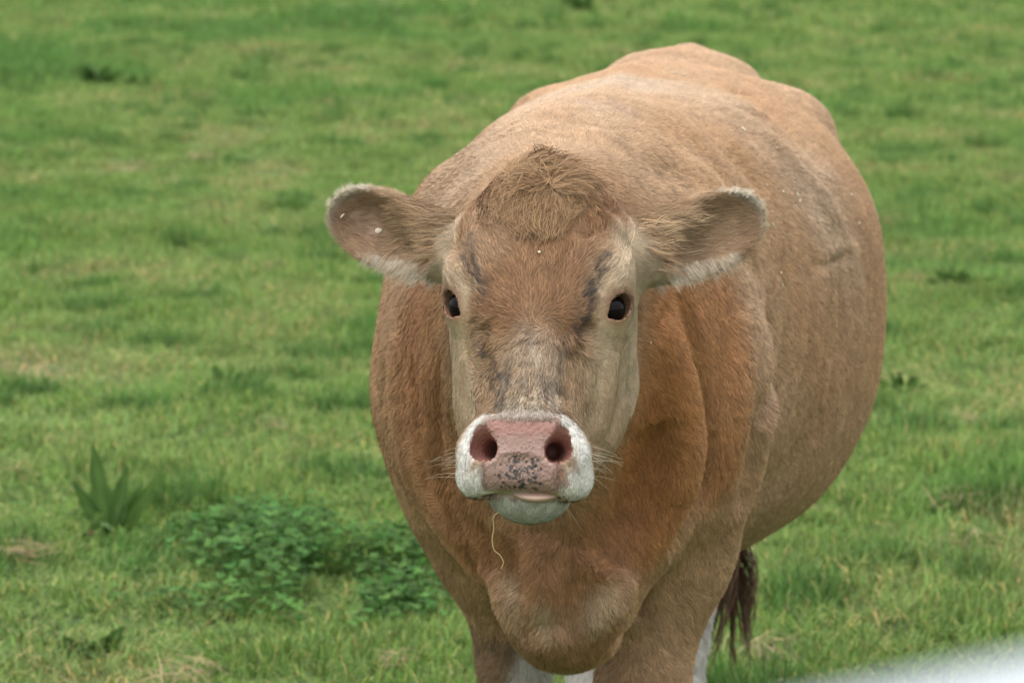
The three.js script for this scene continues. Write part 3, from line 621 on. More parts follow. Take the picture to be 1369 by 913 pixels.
{
  const o = headM.P.length / 3, n = headM.idx.length, I = new Uint32Array(n + bodyM.idx.length), P = skinM.P, N = skinM.nor;
  for (let i = 0; i < n; i++) I[i] = headM.idx[i]; for (let i = 0; i < bodyM.idx.length; i++) I[n + i] = bodyM.idx[i] + o;
  for (let t = 0; t < I.length; t += 3) {
    const a = I[t] * 3, b = I[t + 1] * 3, c = I[t + 2] * 3, f = cross([P[b] - P[a], P[b + 1] - P[a + 1], P[b + 2] - P[a + 2]], [P[c] - P[a], P[c + 1] - P[a + 1], P[c + 2] - P[a + 2]]);
    if (f[0] * N[a] + f[1] * N[a + 1] + f[2] * N[a + 2] < 0) { const q = I[t + 1]; I[t + 1] = I[t + 2]; I[t + 2] = q; }
  }
  skinM.idx = I;
}
const skinC = new Float32Array(skinM.P.length);
{
  const g = new THREE.BufferGeometry(), P = new Float32Array(skinM.P.length);
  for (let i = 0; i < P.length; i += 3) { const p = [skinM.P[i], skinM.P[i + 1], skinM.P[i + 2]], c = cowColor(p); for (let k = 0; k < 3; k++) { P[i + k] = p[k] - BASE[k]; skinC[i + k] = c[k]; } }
  g.setAttribute('position', new THREE.BufferAttribute(P, 3)); g.setAttribute('normal', new THREE.BufferAttribute(skinM.nor, 3)); g.setAttribute('color', new THREE.BufferAttribute(skinC, 3)); g.setIndex(new THREE.BufferAttribute(skinM.idx, 1));
  meshOf('body', g, new THREE.MeshStandardMaterial({ roughness: 0.6, vertexColors: true }), cow);
}
const eyeMat = new THREE.MeshPhysicalMaterial({ color: new THREE.Color(0.006, 0.004, 0.004), roughness: 0.03, ior: 1.2 });
for (let i = 0; i < 2; i++) { const e = meshOf('eye', new THREE.SphereGeometry(EYER, 48, 32), eyeMat, cow); e.position.set(...sub(toW(EYES[i]), BASE)); }
lap('hide');

// ------------------------------------------------------------------ cow: coat
function tuft(n, rad, lift, curl, w0, conv, seg = 3) { // hairs one unit long growing along +x, up is +y
  const L = [];
  for (let k = 0; k < n; k++) {
    const a = rr(0, 6.283), r = rad * Math.sqrt(rnd()), x0 = Math.cos(a) * r - 0.3, z0 = Math.sin(a) * r, h = rr(0.6, 1.05), li = lift * rr(0.5, 1.5), dz = rr(-0.16, 0.16), cu = curl * rr(-1, 1), ph = rr(0, 6.28), pts = [], w = [];
    for (let i = 0; i <= seg; i++) { const t = i / seg; pts.push([x0 + h * t, li * (1.6 * t - 0.75 * t * t) - 0.04 * (1 - t), z0 * (1 - conv * t) + dz * t + cu * Math.sin(ph + t * 4.2) * t]); w.push(w0 * rr(0.8, 1.2) * (1 - 0.75 * t * t)); }
    const v = rr(0.62, 1.36), tilt = rr(-0.9, 0.9);
    L.push({ pts, w, side: nrm([0, Math.sin(tilt), Math.cos(tilt)]), nor: nrm([-0.12 + rr(-0.15, 0.15), 1, -tilt * 0.55]), col: [v * rr(0.97, 1.03), v, v * rr(0.94, 1.06)] });
  }
  return stripGeo(L);
}
const hairMat = new THREE.MeshPhysicalMaterial({ color: 0xffffff, roughness: 0.55, vertexColors: true, side: THREE.DoubleSide, specularIntensity: 0.45 });
const KINDS = { coat: [0, 1, 2, 3].map(() => tuft(28, 0.62, 0.32, 0.08, 0.021, 0.1)), body: [0, 1, 2].map(() => tuft(9, 0.34, 0.22, 0.06, 0.024, 0.45)), wave: [0, 1, 2].map(() => tuft(9, 0.26, 0.26, 0.16, 0.022, 0.65, 4)), long: [0, 1].map(() => tuft(8, 0.12, 0.42, 0.14, 0.011, 0.6, 6)), curl: [0, 1, 2].map(() => tuft(10, 0.14, 0.55, 0.34, 0.012, 0.5, 8)), wisp: [0, 1, 2].map(() => tuft(11, 0.36, 0.25, 0.14, 0.0075, -0.1, 4)), fine: [0].map(() => tuft(9, 0.4, 0.3, 0.05, 0.028, 0.2)) };
const coat = {}; for (const k in KINDS) coat[k] = KINDS[k].map(() => []);
const WH = hit(728, 436), WHL = toH(WH);
function flow(p, l, n) {
  const w = [noise(p[0] * 9, p[1] * 9, p[2] * 9), noise(p[0] * 9 + 30, p[1] * 9, p[2] * 9), noise(p[0] * 9, p[1] * 9 + 30, p[2] * 9)];
  const inHead = headness(p, l) > 0.5;
  if (!inHead) {
    let d = [0.25 * Math.sign(p[0] - 0.1 + p[2] * -0.13), -0.9, -0.55];
    if (n[1] > 0.5) d = add(d, [0, 0, -1], (n[1] - 0.5) * 2);
    const w3 = [noise(p[0] * 34, p[1] * 34, p[2] * 34), noise(p[0] * 34 + 30, p[1] * 34, p[2] * 34), noise(p[0] * 34, p[1] * 34 + 30, p[2] * 34)];
    return add(add(d, w, 0.5), w3, 0.55);
  }
  for (const e of EARS) if (l[0] * e.sg > 0.118) {
    const [a, b, c] = earC(e, l[0], l[1], l[2]), nl = dirH(n), rad = Math.hypot(a / 0.09, b / 0.064);
    let d = add(add([0, 0, 0], e.A, 0.9), e.B, -0.25 - 0.35 * ss(0.02, -0.05, a));
    if (rad > 0.86 && a > -0.07) d = add(add(add([0, 0, 0], e.A, a * 11 + 0.25), e.B, b * 15), e.C, 0.25);
    return dirW(add(d, w, 0.25));
  }
  const r = [l[0] - WHL[0], l[1] - WHL[1]], R = Math.hypot(r[0], r[1]) + 1e-4, sp = Math.exp(-R / 0.035);
  let d = [r[0] / R * (r[1] < 0 ? 0.9 : 0.75) - r[1] / R * sp, r[1] / R + r[0] / R * sp, 0];
  if (l[1] < 0.10) { const t = ss(0.12, 0.075, l[1]) * ss(0.10, 0.07, Math.abs(l[0])); d = mix3(d, [l[0] * 3, 0.9, 0], t); }
  d = mix3(d, [Math.sign(l[0]) * 0.2, 0.8, -0.6], ss(0.095, 0.115, Math.abs(l[0])) * ss(0.16, 0.2, l[1]));
  const nf = 26, w2 = [noise(l[0] * nf, l[1] * nf, 3), noise(l[0] * nf + 50, l[1] * nf, 9), 0];
  return dirW(add(add(d, w2, l[1] < 0.34 ? 0.55 : 0.2), dirH(w), 0.25));
}
{
  const P = skinM.P, N = skinM.nor, I = skinM.idx, T = I.length / 3, m = new THREE.Matrix4(), ex = new THREE.Vector3(), ey = new THREE.Vector3(), ez = new THREE.Vector3();
  for (let t = 0; t < T; t++) {
    const a = I[t * 3] * 3, b = I[t * 3 + 1] * 3, c = I[t * 3 + 2] * 3, ux = P[b] - P[a], uy = P[b + 1] - P[a + 1], uz = P[b + 2] - P[a + 2], vx = P[c] - P[a], vy = P[c + 1] - P[a + 1], vz = P[c + 2] - P[a + 2];
    const area = 0.5 * h3(uy * vz - uz * vy, uz * vx - ux * vz, ux * vy - uy * vx);
    const z = P[a + 2], x = P[a], y = P[a + 1], nx = N[a], ny = N[a + 1], nz = N[a + 2];
    const dc = [CAM[0] - x, CAM[1] - y, CAM[2] - z], face = (nx * dc[0] + ny * dc[1] + nz * dc[2]) / len(dc);
    let dens = z > SEAM ? 190000 : 30000 * (1 - 0.35 * ss(-1.2, -2.2, z));
    if (face < -0.35) dens *= 0.12; else if (face < 0) dens *= 0.55;
    if (y < 0.3) dens *= 0.4;
    let n = area * dens; n = Math.floor(n) + (rnd() < n - Math.floor(n) ? 1 : 0); if (!n) continue;
    for (let q = 0; q < n; q++) {
      let s = rnd(), r = rnd(); if (s + r > 1) { s = 1 - s; r = 1 - r; }
      const p = [P[a] + ux * s + vx * r, P[a + 1] + uy * s + vy * r, P[a + 2] + uz * s + vz * r], nn = nrm([nx, ny, nz]), l = toH(p), inHead = headness(p, l) > 0.5;
      let earTone = null, L = 0.0135 * rr(0.8, 1.25), kind = z > SEAM ? 'body' : 'coat', up = 1;
      if (inHead) {
        const bare = bareness(l); if (rnd() < bare) continue;
        L = 0.0125 * rr(0.8, 1.25); kind = l[1] < 0.26 && Math.abs(l[0]) < 0.09 ? 'wave' : 'body';
        if (l[1] < 0.26) L *= 1.25;
        const ck = ss(0.07, 0.09, Math.abs(l[0])) * ss(0.14, 0.2, l[1]); L *= 1 - 0.5 * ck; up = 1 - 0.5 * ck;
        if (l[1] > 0.33) { L = mix(L, 0.0065 * rr(0.7, 1.2), ss(0.33, 0.375, l[1])); kind = 'fine'; }
        for (const e of EYEF) { const q = len(sub(l, e.E)); if (q < 0.05) { L *= mix(0.3, 1, ss(0.028, 0.05, q)); up *= mix(0.5, 1, ss(0.028, 0.05, q)); } }
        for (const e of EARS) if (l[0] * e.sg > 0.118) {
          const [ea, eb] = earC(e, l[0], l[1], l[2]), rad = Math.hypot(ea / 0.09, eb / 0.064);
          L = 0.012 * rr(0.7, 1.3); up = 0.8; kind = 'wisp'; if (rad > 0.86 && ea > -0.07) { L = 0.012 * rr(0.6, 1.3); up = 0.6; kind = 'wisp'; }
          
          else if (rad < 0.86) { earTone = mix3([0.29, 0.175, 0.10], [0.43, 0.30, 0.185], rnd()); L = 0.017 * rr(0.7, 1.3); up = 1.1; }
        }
      }
      let d = flow(p, l, nn); const k = dot(d, nn); d = nrm(add(d, nn, -k)); const sd = cross(d, nn);
      const jit = rr(-0.35, 0.35) * (kind === 'fine' ? 1.3 : 1), dj = add([d[0] * Math.cos(jit), d[1] * Math.cos(jit), d[2] * Math.cos(jit)], sd, Math.sin(jit)), sj = cross(dj, nn);
      ex.set(dj[0] * L, dj[1] * L, dj[2] * L); ey.set(nn[0] * L * up, nn[1] * L * up, nn[2] * L * up); ez.set(sj[0] * L, sj[1] * L, sj[2] * L);
      const M = new THREE.Matrix4().makeBasis(ex, ey, ez).setPosition(p[0] - BASE[0], p[1] - BASE[1], p[2] - BASE[2]);
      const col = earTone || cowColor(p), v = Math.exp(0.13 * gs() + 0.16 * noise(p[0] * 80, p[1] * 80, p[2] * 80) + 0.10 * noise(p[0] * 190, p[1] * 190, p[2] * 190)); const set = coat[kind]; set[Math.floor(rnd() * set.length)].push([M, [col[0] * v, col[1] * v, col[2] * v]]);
    }
  }
}
// forelock, poll tuft, ear hair
function strand(p, dir, nn, L, kind, col, up = 1) {
  let d = nrm(add(dir, nn, -dot(dir, nn))); const sd = cross(d, nn), set = coat[kind], v = Math.exp(0.16 * gs());
  set[Math.floor(rnd() * set.length)].push([new THREE.Matrix4().makeBasis(new THREE.Vector3(d[0] * L, d[1] * L, d[2] * L), new THREE.Vector3(nn[0] * L * up, nn[1] * L * up, nn[2] * L * up), new THREE.Vector3(sd[0] * L, sd[1] * L, sd[2] * L)).setPosition(p[0] - BASE[0], p[1] - BASE[1], p[2] - BASE[2]), [col[0] * ALB * v, col[1] * ALB * v, col[2] * ALB * v]]);
}
const gradN = (p) => { const e = 0.003; return nrm([cowField(p[0] + e, p[1], p[2]) - cowField(p[0] - e, p[1], p[2]), cowField(p[0], p[1] + e, p[2]) - cowField(p[0], p[1] - e, p[2]), cowField(p[0], p[1], p[2] + e) - cowField(p[0], p[1], p[2] - e)]); };
const onHead = (u, s) => { let n = 0.06; for (let i = 0; i < 60; i++) { const f = headField(u, s, n); if (f < 0.0004) return toW([u, s, n]); n -= Math.max(0.0005, f * 0.8); if (n < -0.2) return null; } return null; };
for (let i = 0; i < 2400; i++) {
  const u = gs() * 0.036 + 0.002, s = rr(-0.020, 0.098); if (Math.abs(u) > 0.086 - 0.75 * Math.max(0, s - 0.03)) continue;
  const p = onHead(u, s); if (!p) continue; const nn = gradN(p), w = [noise(u * 32, s * 32, 1), noise(u * 32 + 9, s * 32, 4)];
  const d = s > 0.045 ? [-u * 9 + w[0] * 0.7, 0.9 + w[1] * 0.4, 0] : [u * 6 + w[0] * 2.2 + 0.3 + rr(-0.5, 0.5), 0.5 + w[1] * 1.6 + rr(-0.5, 0.5), 0];
  strand(p, dirW(d), nn, (s > 0.045 ? rr(0.026, 0.044) : rr(0.028, 0.054)) * (1 - 5 * Math.abs(u)), rnd() < 0.65 ? 'curl' : 'long', mix3([0.34, 0.19, 0.09], [0.52, 0.345, 0.18], rnd() * rnd()), (s > 0.045 ? 0.7 : rr(0.4, 1.0)) * (1 - 6 * Math.abs(u)));
}
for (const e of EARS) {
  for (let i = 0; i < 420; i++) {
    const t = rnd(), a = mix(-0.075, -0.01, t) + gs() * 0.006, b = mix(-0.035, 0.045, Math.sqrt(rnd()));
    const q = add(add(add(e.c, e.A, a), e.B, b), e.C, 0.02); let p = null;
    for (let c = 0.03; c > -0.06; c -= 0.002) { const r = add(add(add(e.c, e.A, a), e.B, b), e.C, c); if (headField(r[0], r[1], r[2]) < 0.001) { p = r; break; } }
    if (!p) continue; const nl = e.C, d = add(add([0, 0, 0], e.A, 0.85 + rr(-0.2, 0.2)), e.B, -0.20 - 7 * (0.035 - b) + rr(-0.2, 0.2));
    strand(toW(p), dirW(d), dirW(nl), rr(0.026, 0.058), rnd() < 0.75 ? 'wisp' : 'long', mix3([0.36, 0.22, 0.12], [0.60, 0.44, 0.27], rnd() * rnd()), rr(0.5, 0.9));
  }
  for (let i = 0; i < 260; i++) { // soft pale hair at the foot of the ear and along its lower edge
    const a = rr(-0.085, 0.04), b = -0.05 + rr(-0.008, 0.012) * 1.2 - 0.1 * a; const p = add(add(add(e.c, e.A, a), e.B, b), e.C, rr(-0.03, 0)); if (Math.abs(headField(p[0], p[1], p[2])) > 0.014) continue;
    strand(toW(p), dirW(add(add([0, 0, 0], e.A, 0.35), e.B, -1)), dirW(e.C), rr(0.010, 0.022), 'wisp', mix3([0.54, 0.44, 0.31], [0.68, 0.60, 0.48], rnd()), 0.6);
  }
}
// whiskers, lashes
const tubeAt = (pts, r0, r1) => { // thin tapering tube through points (world), in the cow's frame
  const P = [], I = [], n = pts.length; let up = [0.3, 0.9, 0.2];
  for (let i = 0; i < n; i++) { const t = nrm(sub(pts[Math.min(n - 1, i + 1)], pts[Math.max(0, i - 1)])), a = nrm(cross(t, up)), b = cross(a, t), r = mix(r0, r1, i / (n - 1)); for (let k = 0; k < 4; k++) { const c = Math.cos(k * 1.5708) * r, s = Math.sin(k * 1.5708) * r; P.push(pts[i][0] + a[0] * c + b[0] * s, pts[i][1] + a[1] * c + b[1] * s, pts[i][2] + a[2] * c + b[2] * s); if (i) { const o = i * 4 - 4, k1 = (k + 1) % 4; I.push(o + k, o + k1, o + 4 + k, o + k1, o + 4 + k1, o + 4 + k); } } }
  const g = new THREE.BufferGeometry(); g.setAttribute('position', new THREE.Float32BufferAttribute(P, 3)); g.setIndex(I); g.computeVertexNormals(); return g;
};
const hairOf = (root, dir, L, drop, r) => { const pts = []; for (let i = 0; i <= 5; i++) { const t = i / 5; pts.push(sub(add(add(root, dir, L * t), [0, -1, 0], drop * t * t), BASE)); } return tubeAt(pts, r, r * 0.35); };
{
  const gs2 = [];
  for (const sgn of [-1, 1]) for (let i = 0; i < 13; i++) {
    const s = rr(0.378, 0.428), n0 = rr(-0.075, -0.03); let p = null;
    for (let u = 0.12; u > 0.03; u -= 0.002) if (headField(u * sgn, s, n0) < 0) { p = [u * sgn, s, n0]; break; }
    if (p) gs2.push(hairOf(toW(p), dirW(nrm([sgn, rr(-0.1, 0.4), rr(-0.1, 0.35)])), rr(0.02, 0.045), rr(0.002, 0.014), 0.00019));
  }
  for (let i = 0; i < 16; i++) { const p = toW([rr(-0.05, 0.055), 0.445, -0.105]); gs2.push(hairOf(p, dirW(nrm([(toH(p)[0]) * 14, 0.8, -0.2])), rr(0.015, 0.035), 0.006, 0.00018)); }
  meshOf('whiskers', mergeGeometries(gs2), new THREE.MeshStandardMaterial({ color: new THREE.Color(0.55, 0.47, 0.36), roughness: 0.5 }), cow).userData.kind = 'stuff';
  const ls = [];
  for (const e of EYEF) for (let i = 0; i < 26; i++) { const t = rr(-0.8, 0.75), p = add(add(add(e.E, e.D, 0.019), e.L, -0.011 * Math.cos(t) - 0.006), e.W, e.s * 0 + 0.016 * Math.sin(t)); ls.push(hairOf(toW(p), dirW(nrm([e.s * 0.8, -0.25 + rr(-0.25, 0.25), 0.45 + rr(-0.2, 0.2)])), rr(0.010, 0.018), rr(0.003, 0.009), 0.00022)); }
  meshOf('eyelashes', mergeGeometries(ls), new THREE.MeshStandardMaterial({ color: new THREE.Color(0.22, 0.13, 0.07), roughness: 0.5 }), cow).userData.kind = 'stuff';
}
// tongue tip behind the lower lip
{
  const g = new THREE.SphereGeometry(1, 32, 20), A = g.attributes.position;
  for (let i = 0; i < A.count; i++) { const v = [A.getX(i) * 0.034, A.getY(i) * 0.0085, A.getZ(i) * 0.022], c = dot([0, 0.4385, -0.0745], [0, 1, 0]); const q = toW([0.018 + v[0], 0.4472 + NOSEA[1] * (v[1] - 4 * v[0] * v[0]) + NOSEN[1] * v[2], -0.0655 + NOSEA[2] * (v[1] - 4 * v[0] * v[0]) + NOSEN[2] * v[2]]); A.setXYZ(i, q[0] - BASE[0], q[1] - BASE[1], q[2] - BASE[2]); }
  g.computeVertexNormals(); meshOf('tongue', g, new THREE.MeshPhysicalMaterial({ color: new THREE.Color(0.36, 0.235, 0.175), roughness: 0.4 }), cow);
}
// switch of the tail: wavy locks
{
  const L = [];
  for (let k = 0; k < 300; k++) {
    const lock = k % 7, lx = 0.425 + lock * 0.013, ph = lock * 1.7, x0 = 0.455 + gs() * 0.014, z0 = -2.45 + gs() * 0.008, y0 = rr(0.40, 0.47), len0 = rr(0.18, 0.36) * (lock % 3 ? 1 : 0.8), pts = [], w = [], sp = gs() * 0.006;
    for (let i = 0; i <= 8; i++) { const t = i / 8; pts.push([mix(x0, lx + sp, ss(0, 0.7, t)) + 0.014 * Math.sin(ph + t * 6) * t - 0.045 * t * t * (lock < 3 ? 1 : 0.2) - BASE[0], y0 - len0 * t, z0 + 0.02 * Math.sin(lock * 2.4) * t + sp * t - BASE[2]]); w.push(0.0028 * (1 - 0.6 * t)); }
    const v = rr(0.7, 1.3); L.push({ pts, w, side: nrm([rr(-1, 1), 0, rr(-1, 1)]), col: [0.10 * v, 0.048 * v, 0.026 * v] });
  }
  meshOf('tail_switch', stripGeo(L), new THREE.MeshStandardMaterial({ color: 0xffffff, vertexColors: true, roughness: 0.6, side: THREE.DoubleSide }), cow);
}
let total = 0; for (const k in coat) coat[k].forEach((l, i) => { total += l.length; const m = instances('fur', KINDS[k][i], hairMat, l, cow); });

lap('coat ' + total);
// ------------------------------------------------------------------ small things
function leafMesh(L, W, bend, fold, col, tip = 1.6) { // broad leaf growing along +y from the origin, leaning towards +z
  const P = [], C = [], I = [], n = 9, wv = rr(0, 6);
  for (let i = 0; i <= n; i++) { const t = i / n, w = W * Math.pow(Math.sin(Math.PI * Math.min(1, Math.pow(t, 0.75) * 0.97 + 0.03)), 0.8) * (1 - 0.15 * t) + 0.0015, y = L * (t - bend * 0.35 * t * t * t), z = L * bend * t * t * 0.8; for (let k = -2; k <= 2; k++) { const e = k / 2; P.push(e * w * (1 + 0.14 * Math.sin(wv * 2 + t * 21 + k * 3)), y, z + Math.abs(e) * w * fold + 0.16 * w * Math.sin(wv + t * 13 + k)); const v = (k === 0 ? 1.25 : 1) * rr(0.9, 1.1); C.push(col[0] * v, col[1] * v, col[2] * v); } }
  for (let i = 0; i < n; i++) for (let k = 0; k < 4; k++) { const a = i * 5 + k; I.push(a, a + 1, a + 5, a + 1, a + 6, a + 5); }
  const g = new THREE.BufferGeometry(); g.setAttribute('position', new THREE.Float32BufferAttribute(P, 3)); g.setAttribute('color', new THREE.Float32BufferAttribute(C, 3)); g.setIndex(I); g.computeVertexNormals(); return g;
}
const broadMat = leafMat({ roughness: 0.8, specularIntensity: 0.2 });
function dock(name, px, py, leaves, label, group) {
  const p = atGround(px, py), o = new THREE.Group(); o.name = numbered(name); o.position.set(p[0], relief(p[0], p[2]), p[2]); scene.add(o); tag(o, label, 'plant', group);
  for (const [L, W, yaw, roll, tilt, bend, col] of leaves) { const m = meshOf('leaf', leafMesh(L, W, bend, 0.35, col), broadMat, o); m.rotation.set(tilt, yaw, roll); m.position.set(-Math.sin(roll) * 0.03, 0, Math.sin(tilt) * 0.03); }
  return o;
}
const dk = [0.080, 0.150, 0.038], dk2 = [0.115, 0.20, 0.050];
dock('dock_plant', 145, 712, [[0.26, 0.027, 0.2, 0.16, -0.1, 0.12, dk], [0.225, 0.026, -0.4, -0.30, 0.05, 0.12, dk], [0.21, 0.026, 0.3, -0.62, 0.1, 0.2, dk2], [0.19, 0.022, -0.3, 0.42, 0.1, 0.25, dk], [0.17, 0.030, 0.9, 0.4, 0.5, 0.3, dk2], [0.16, 0.028, -0.6, -0.2, 0.75, 0.4, dk2], [0.14, 0.024, 0.2, -0.9, 0.6, 0.4, dk2], [0.14, 0.024, 0, 0.5, 0.95, 0.4, [0.20, 0.085, 0.055]], [0.15, 0.026, 0.5, 0.9, 0.6, 0.5, dk], [0.18, 0.028, 1.2, -0.5, 0.3, 0.4, dk]], 'tall dock plant with upright dark pointed leaves beside the clover patch');
const clumpLeaves = (n, L) => Array.from({ length: n }, () => [L * rr(0.6, 1.1), L * rr(0.12, 0.2), rr(-1.2, 1.2), rr(-1.1, 1.1), rr(-0.6, 0.9), rr(0.2, 0.6), rnd() < 0.5 ? dk : dk2]);
dock('weed_clump', 128, 112, clumpLeaves(16, 0.26), 'dark weed clump standing alone in the far grass behind the cow on its right side', null);
dock('weed_clump', 185, 116, clumpLeaves(22, 0.17), 'low spreading dark weed beside the lone far weed clump', null);
dock('weed_clump', 772, 22, clumpLeaves(16, 0.34), 'bushy dark weed far beyond the tail end of the cow', null);
dock('weed_clump', 1278, 398, clumpLeaves(26, 0.15), 'low dark green weed clump on the side of the cow away from the dock plant', null);
dock('weed_clump', 1335, 655, clumpLeaves(20, 0.10), 'small dark weed clump in the grass near the white rail', null);
dock('weed_clump', 1205, 520, clumpLeaves(18, 0.11), 'small dark weed clump beside the belly of the cow', null);
dock('weed_clump', 300, 520, clumpLeaves(16, 0.10), 'small green weed clump in open grass beyond the dock plant', null);
dock('weed_clump', 120, 865, clumpLeaves(22, 0.10), 'low leafy weed clump in front of the dock plant', null);
// clover: many three-part leaves on short stalks
{
  const g = []; for (let k = 0; k < 3; k++) { const l = leafMesh(1, 0.42, 0.25, 0.15, [1, 1, 1]); l.rotateX(1.25); l.rotateY(k * 2.094); l.translate(0, 1.0, 0); g.push(l); }
  const st = stripGeo([{ pts: [[0, -1.5, 0], [0.05, -0.2, 0], [0, 1, 0]], w: [0.05, 0.05, 0.03], side: [1, 0, 0], col: [1.2, 1.1, 1] }, { pts: [[0, -1.5, 0], [0.05, -0.2, 0], [0, 1, 0]], w: [0.05, 0.05, 0.03], side: [0, 0, 1], col: [1.2, 1.1, 1] }]);
  for (const x of [...g, st]) x.deleteAttribute('uv');
  const geo = mergeGeometries([...g, st]), L = [], q = new THREE.Quaternion(), e = new THREE.Euler();
  const patch = (px, py, rx, rz, n, hgt) => { const c = atGround(px, py); for (let i = 0; i < n; i++) { const a = rr(0, 6.28), r = Math.sqrt(rnd()), x = c[0] + Math.cos(a) * r * rx, z = c[2] + Math.sin(a) * r * rz; if (noise(x * 7, 1, z * 7) < -0.12 || rnd() < r * r * 0.7) continue; const h = hgt * (1 - 0.6 * r * r) * rr(0.3, 1.05), k = rr(0.007, 0.021), v = rr(0.45, 1.45); e.set(rr(-0.5, 0.5), rr(0, 6.28), rr(-0.5, 0.5)); q.setFromEuler(e); L.push([new THREE.Matrix4().compose(new THREE.Vector3(x, relief(x, z) + h, z), q, new THREE.Vector3(k, k * 1.4, k)), [0.088 * v * rr(0.9, 1.25), 0.205 * v, 0.048 * v]]); } };
  patch(430, 765, 0.34, 0.6, 2600, 0.12); patch(330, 730, 0.22, 0.42, 1000, 0.10); patch(500, 775, 0.22, 0.55, 1300, 0.10); patch(560, 790, 0.12, 0.4, 400, 0.08); patch(370, 700, 0.3, 0.4, 500, 0.07); patch(250, 800, 0.2, 0.3, 200, 0.05);
  tag(instances('clover', geo, broadMat, L), 'patch of dark green clover leaves beside the dock plant', 'clover', null, 'stuff');
}
// scraps of dry grass
const dryMat = new THREE.MeshStandardMaterial({ color: 0xffffff, vertexColors: true, roughness: 0.9, side: THREE.DoubleSide });
const openScrap = 'scrap of dry straw coloured grass lying alone in the open pasture', openGroup = 'dry grass scraps in the open pasture';
for (const [px, py, n, size, label] of [[372, 588, 16, 0.10, 'brownish dry grass scrap lying just beyond the clover patch'], [240, 905, 22, 0.16, 'tangle of dry straw lying in front of the clover patch'], [30, 760, 26, 0.15, 'thick tangle of dry straw beside the dock plant'], [530, 895, 14, 0.10, 'dry straw scrap beside the front leg of the cow'], [1020, 880, 20, 0.15, 'dry straw tangle on the grass under the hanging tail'], [1300, 745, 16, 0.17, 'long pale dry stalks lying between the tail and the white rail'], [1265, 690, 10, 0.16, 'thin curved dry stalks beyond the long pale stalks near the rail'], [60, 512], [360, 368, 12, 0.16], [256, 338, 12, 0.15], [1298, 572, 14, 0.10], [150, 525, 12, 0.12], [1225, 390, 10, 0.15], [1075, 700, 9, 0.13, 'dry straw scrap on the grass beside the belly of the cow'], [20, 655, 12, 0.12], [1190, 735, 9, 0.11], [270, 215, 16, 0.22], [1345, 250, 16, 0.2]].map((r) => r.length < 3 ? [...r, 14, 0.13] : r)) {
  const p = atGround(px, py), L = [], dir = rr(0, 6.28);
  for (let k = 0; k < n * 1.8; k++) { const a = dir + gs() * 1.1, l = size * rr(0.5, 1.1), x = gs() * size * 0.2, z = gs() * size * 0.2, up = rr(-0.1, 0.6), v = rr(0.6, 1.2), y0 = rr(0.02, 0.05), bow = rr(-0.3, 0.3); L.push({ pts: [0, 0.3, 0.55, 0.8, 1].map((t) => [x + Math.cos(a) * l * (t - 0.5) - Math.sin(a) * l * bow * t * t, y0 + up * l * t * (1 - 0.5 * t) + 0.006, z + Math.sin(a) * l * (t - 0.5) + Math.cos(a) * l * bow * t * t]), w: [0.0008, 0.0014, 0.0013, 0.0008, 0], side: nrm([-Math.sin(a), rr(-0.4, 0.4), Math.cos(a)]), col: mix3([0.30 * v, 0.235 * v, 0.12 * v], [0.24 * v, 0.14 * v, 0.075 * v], rnd() * 0.7) }); }
  const m = meshOf(numbered('dry_grass_scrap'), stripGeo(L), dryMat); m.position.set(p[0], relief(p[0], p[2]), p[2]); tag(m, label || openScrap, 'dry grass', label ? null : openGroup);
}
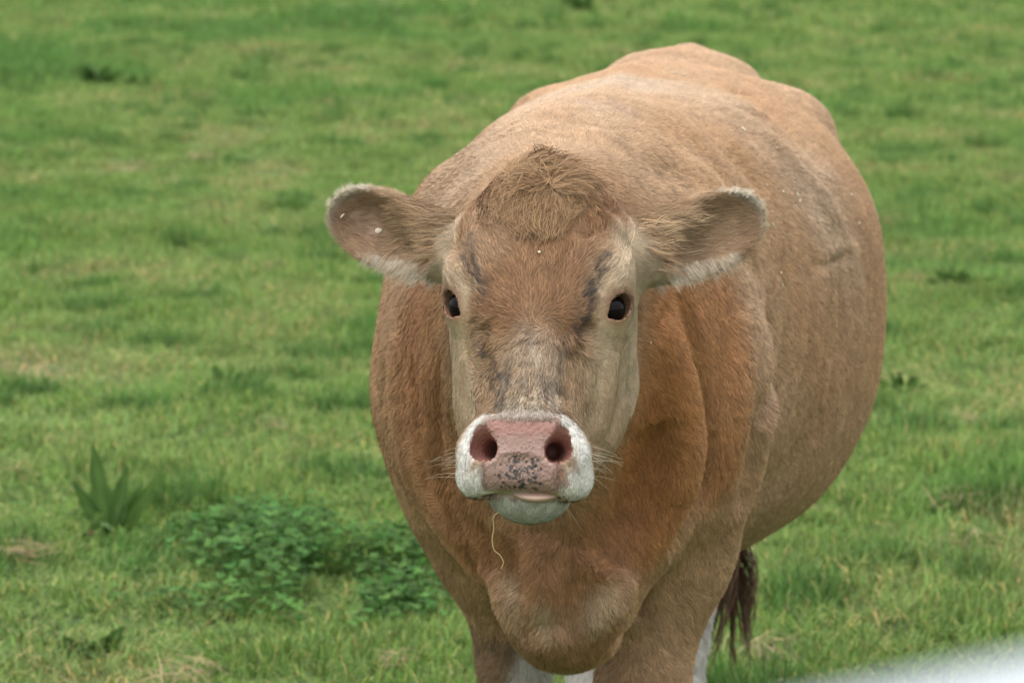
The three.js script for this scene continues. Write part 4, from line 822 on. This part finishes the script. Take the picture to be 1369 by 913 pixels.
// pale flecks caught in the coat
{
  const mat = new THREE.MeshStandardMaterial({ color: new THREE.Color(0.52, 0.46, 0.34), roughness: 0.9 });
  const fleck = (name, px, py, L, W, ang, label, group, lift = 0.006) => {
    const p = hit(px, py, cowField); if (!p) return; const n = gradN(p), d0 = ray(px, py), right = nrm(add([1, 0, 0], n, -n[0])), up = cross(n, right), d = add([right[0] * Math.cos(ang), right[1] * Math.cos(ang), right[2] * Math.cos(ang)], up, Math.sin(ang)), s = cross(n, d);
    const g = new THREE.SphereGeometry(1, 10, 7), gp = g.attributes.position; for (let i = 0; i < gp.count; i++) { const k = 1 + 0.3 * noise(gp.getX(i) * 2 + px, gp.getY(i) * 2, gp.getZ(i) * 2 + py); gp.setXYZ(i, gp.getX(i) * k, gp.getY(i) * k, gp.getZ(i) * k); } g.computeVertexNormals(); const m = meshOf(numbered(name), g, mat); m.applyMatrix4(new THREE.Matrix4().makeBasis(new THREE.Vector3(d[0] * L, d[1] * L, d[2] * L), new THREE.Vector3(n[0] * 0.0011, n[1] * 0.0011, n[2] * 0.0011), new THREE.Vector3(s[0] * W, s[1] * W, s[2] * W)).setPosition(p[0] + n[0] * lift, p[1] + n[1] * lift, p[2] + n[2] * lift)); tag(m, label, 'fleck', group);
  };
  const area = (x, y) => x < 700 ? ['tiny pale chaff flake on the edge of the back above an ear', 'chaff above the ear'] : y < 115 ? ['pale chaff flake on the rump near the tail head', 'chaff on the rump'] : y < 215 ? ['pale chaff flake on the loin between rump and ribs', 'chaff on the loin'] : x < 900 ? ['tiny pale speck of chaff on the rust coloured neck', null] : y > 600 ? ['pale chaff flake low on the belly side behind the front leg', null] : y > 350 ? ['pale chaff flake on the lower ribs behind the shoulder', 'chaff on the lower ribs'] : ['pale chaff flake on the upper ribs behind the ear', 'chaff on the upper ribs'];
  for (const [x, y, l, a] of [[915, 104, 8, 0.6], [900, 101, 9, 0.1], [952, 108, 5, 0], [992, 176, 8, -0.8], [1022, 178, 5, 0.3], [1036, 200, 3, 1], [1066, 270, 6, 1.2], [1058, 246, 4, 0.7], [1048, 236, 4, -0.3], [1063, 262, 5, -1.1], [1044, 258, 5, 1.3], [1028, 285, 4, 0.6], [1030, 302, 6, -0.5], [1092, 298, 6, 0.2], [1108, 408, 4, -1], [1042, 382, 6, -0.9], [1040, 365, 4, 1.2], [1100, 228, 5, 0.8], [1085, 210, 4, 0.2], [1135, 262, 5, 1.1], [1022, 250, 3, 0], [668, 172, 3, 0], [640, 176, 3, 0.5], [1072, 226, 4, 0.4], [1116, 330, 4, 0.2], [1145, 300, 4, 0.9], [1036, 636, 5, 1.1], [866, 458, 3, 1.3], [1010, 228, 3, 0.2], [1083, 190, 3, 0.6]]) fleck('chaff_flake', x, y, l * 0.00072, Math.max(0.0011, l * 0.00025), a, ...area(x, y));
  fleck('seed_flake', 506, 309, 0.0048, 0.0042, 0.4, 'round pale seed flake stuck in the hair inside an ear', null, 0.008);
  fleck('chaff_sliver', 454, 288, 0.0048, 0.0016, 0.7, 'thin pale sliver of chaff near the tip of the same ear as the seed flake', null, 0.006);
  fleck('seed_flake', 723, 340, 0.0022, 0.002, 0, 'tiny pale seed on the forehead below the forelock', null, 0.007);
}
// a stalk hanging from the chin
{
  const root = hit(668, 684, cowField); const pts = [[660, 690], [660, 706], [658, 722], [661, 736], [668, 742], [673, 752], [670, 760]].map(([x, y], i) => atZ(x, y, root[2] - 0.004 * i)); pts.unshift(root); const c = new THREE.CatmullRomCurve3(pts.map((p) => new THREE.Vector3(...p)));
  const m = meshOf('grass_stalk', new THREE.TubeGeometry(c, 40, 0.0007, 6), new THREE.MeshStandardMaterial({ color: new THREE.Color(0.55, 0.43, 0.2), roughness: 0.7 })); tag(m, 'thin dry grass stalk hanging from the mouth of the cow', 'stalk');
}
// white fence rail close in front of the photographer
{
  const o = new THREE.Group(); o.name = 'fence_rail'; scene.add(o); tag(o, 'white painted metal fence rail close in front of the camera', 'fence');
  const mat = new THREE.MeshStandardMaterial({ color: new THREE.Color(0.42, 0.45, 0.50), roughness: 0.5 });
  const a = atZ(1070, 1072, 4.0), b = atZ(1369, 1012, 4.0), d = nrm(sub(b, a)), p0 = add(a, d, -0.25), p1 = add(b, d, 1.2), r = 0.014, up = [-d[1], d[0], 0], drop = 0.014;
  const c = new THREE.LineCurve3(new THREE.Vector3(...add(p0, up, 0)), new THREE.Vector3(...add(p1, up, 0)));
  meshOf('rail', new THREE.TubeGeometry(c, 8, r, 24), mat, o);
  for (const q of [p0, p1]) { const h = q[1]; const g = new THREE.CylinderGeometry(0.02, 0.02, h, 20); const m = meshOf('post', g, mat, o); m.position.set(q[0], h / 2, q[2]); const cap = meshOf('post_cap', new THREE.SphereGeometry(0.0215, 20, 12), mat, o); cap.position.set(q[0], h + 0.004, q[2]); }
}
lap('things');
renderer.render(scene, camera);
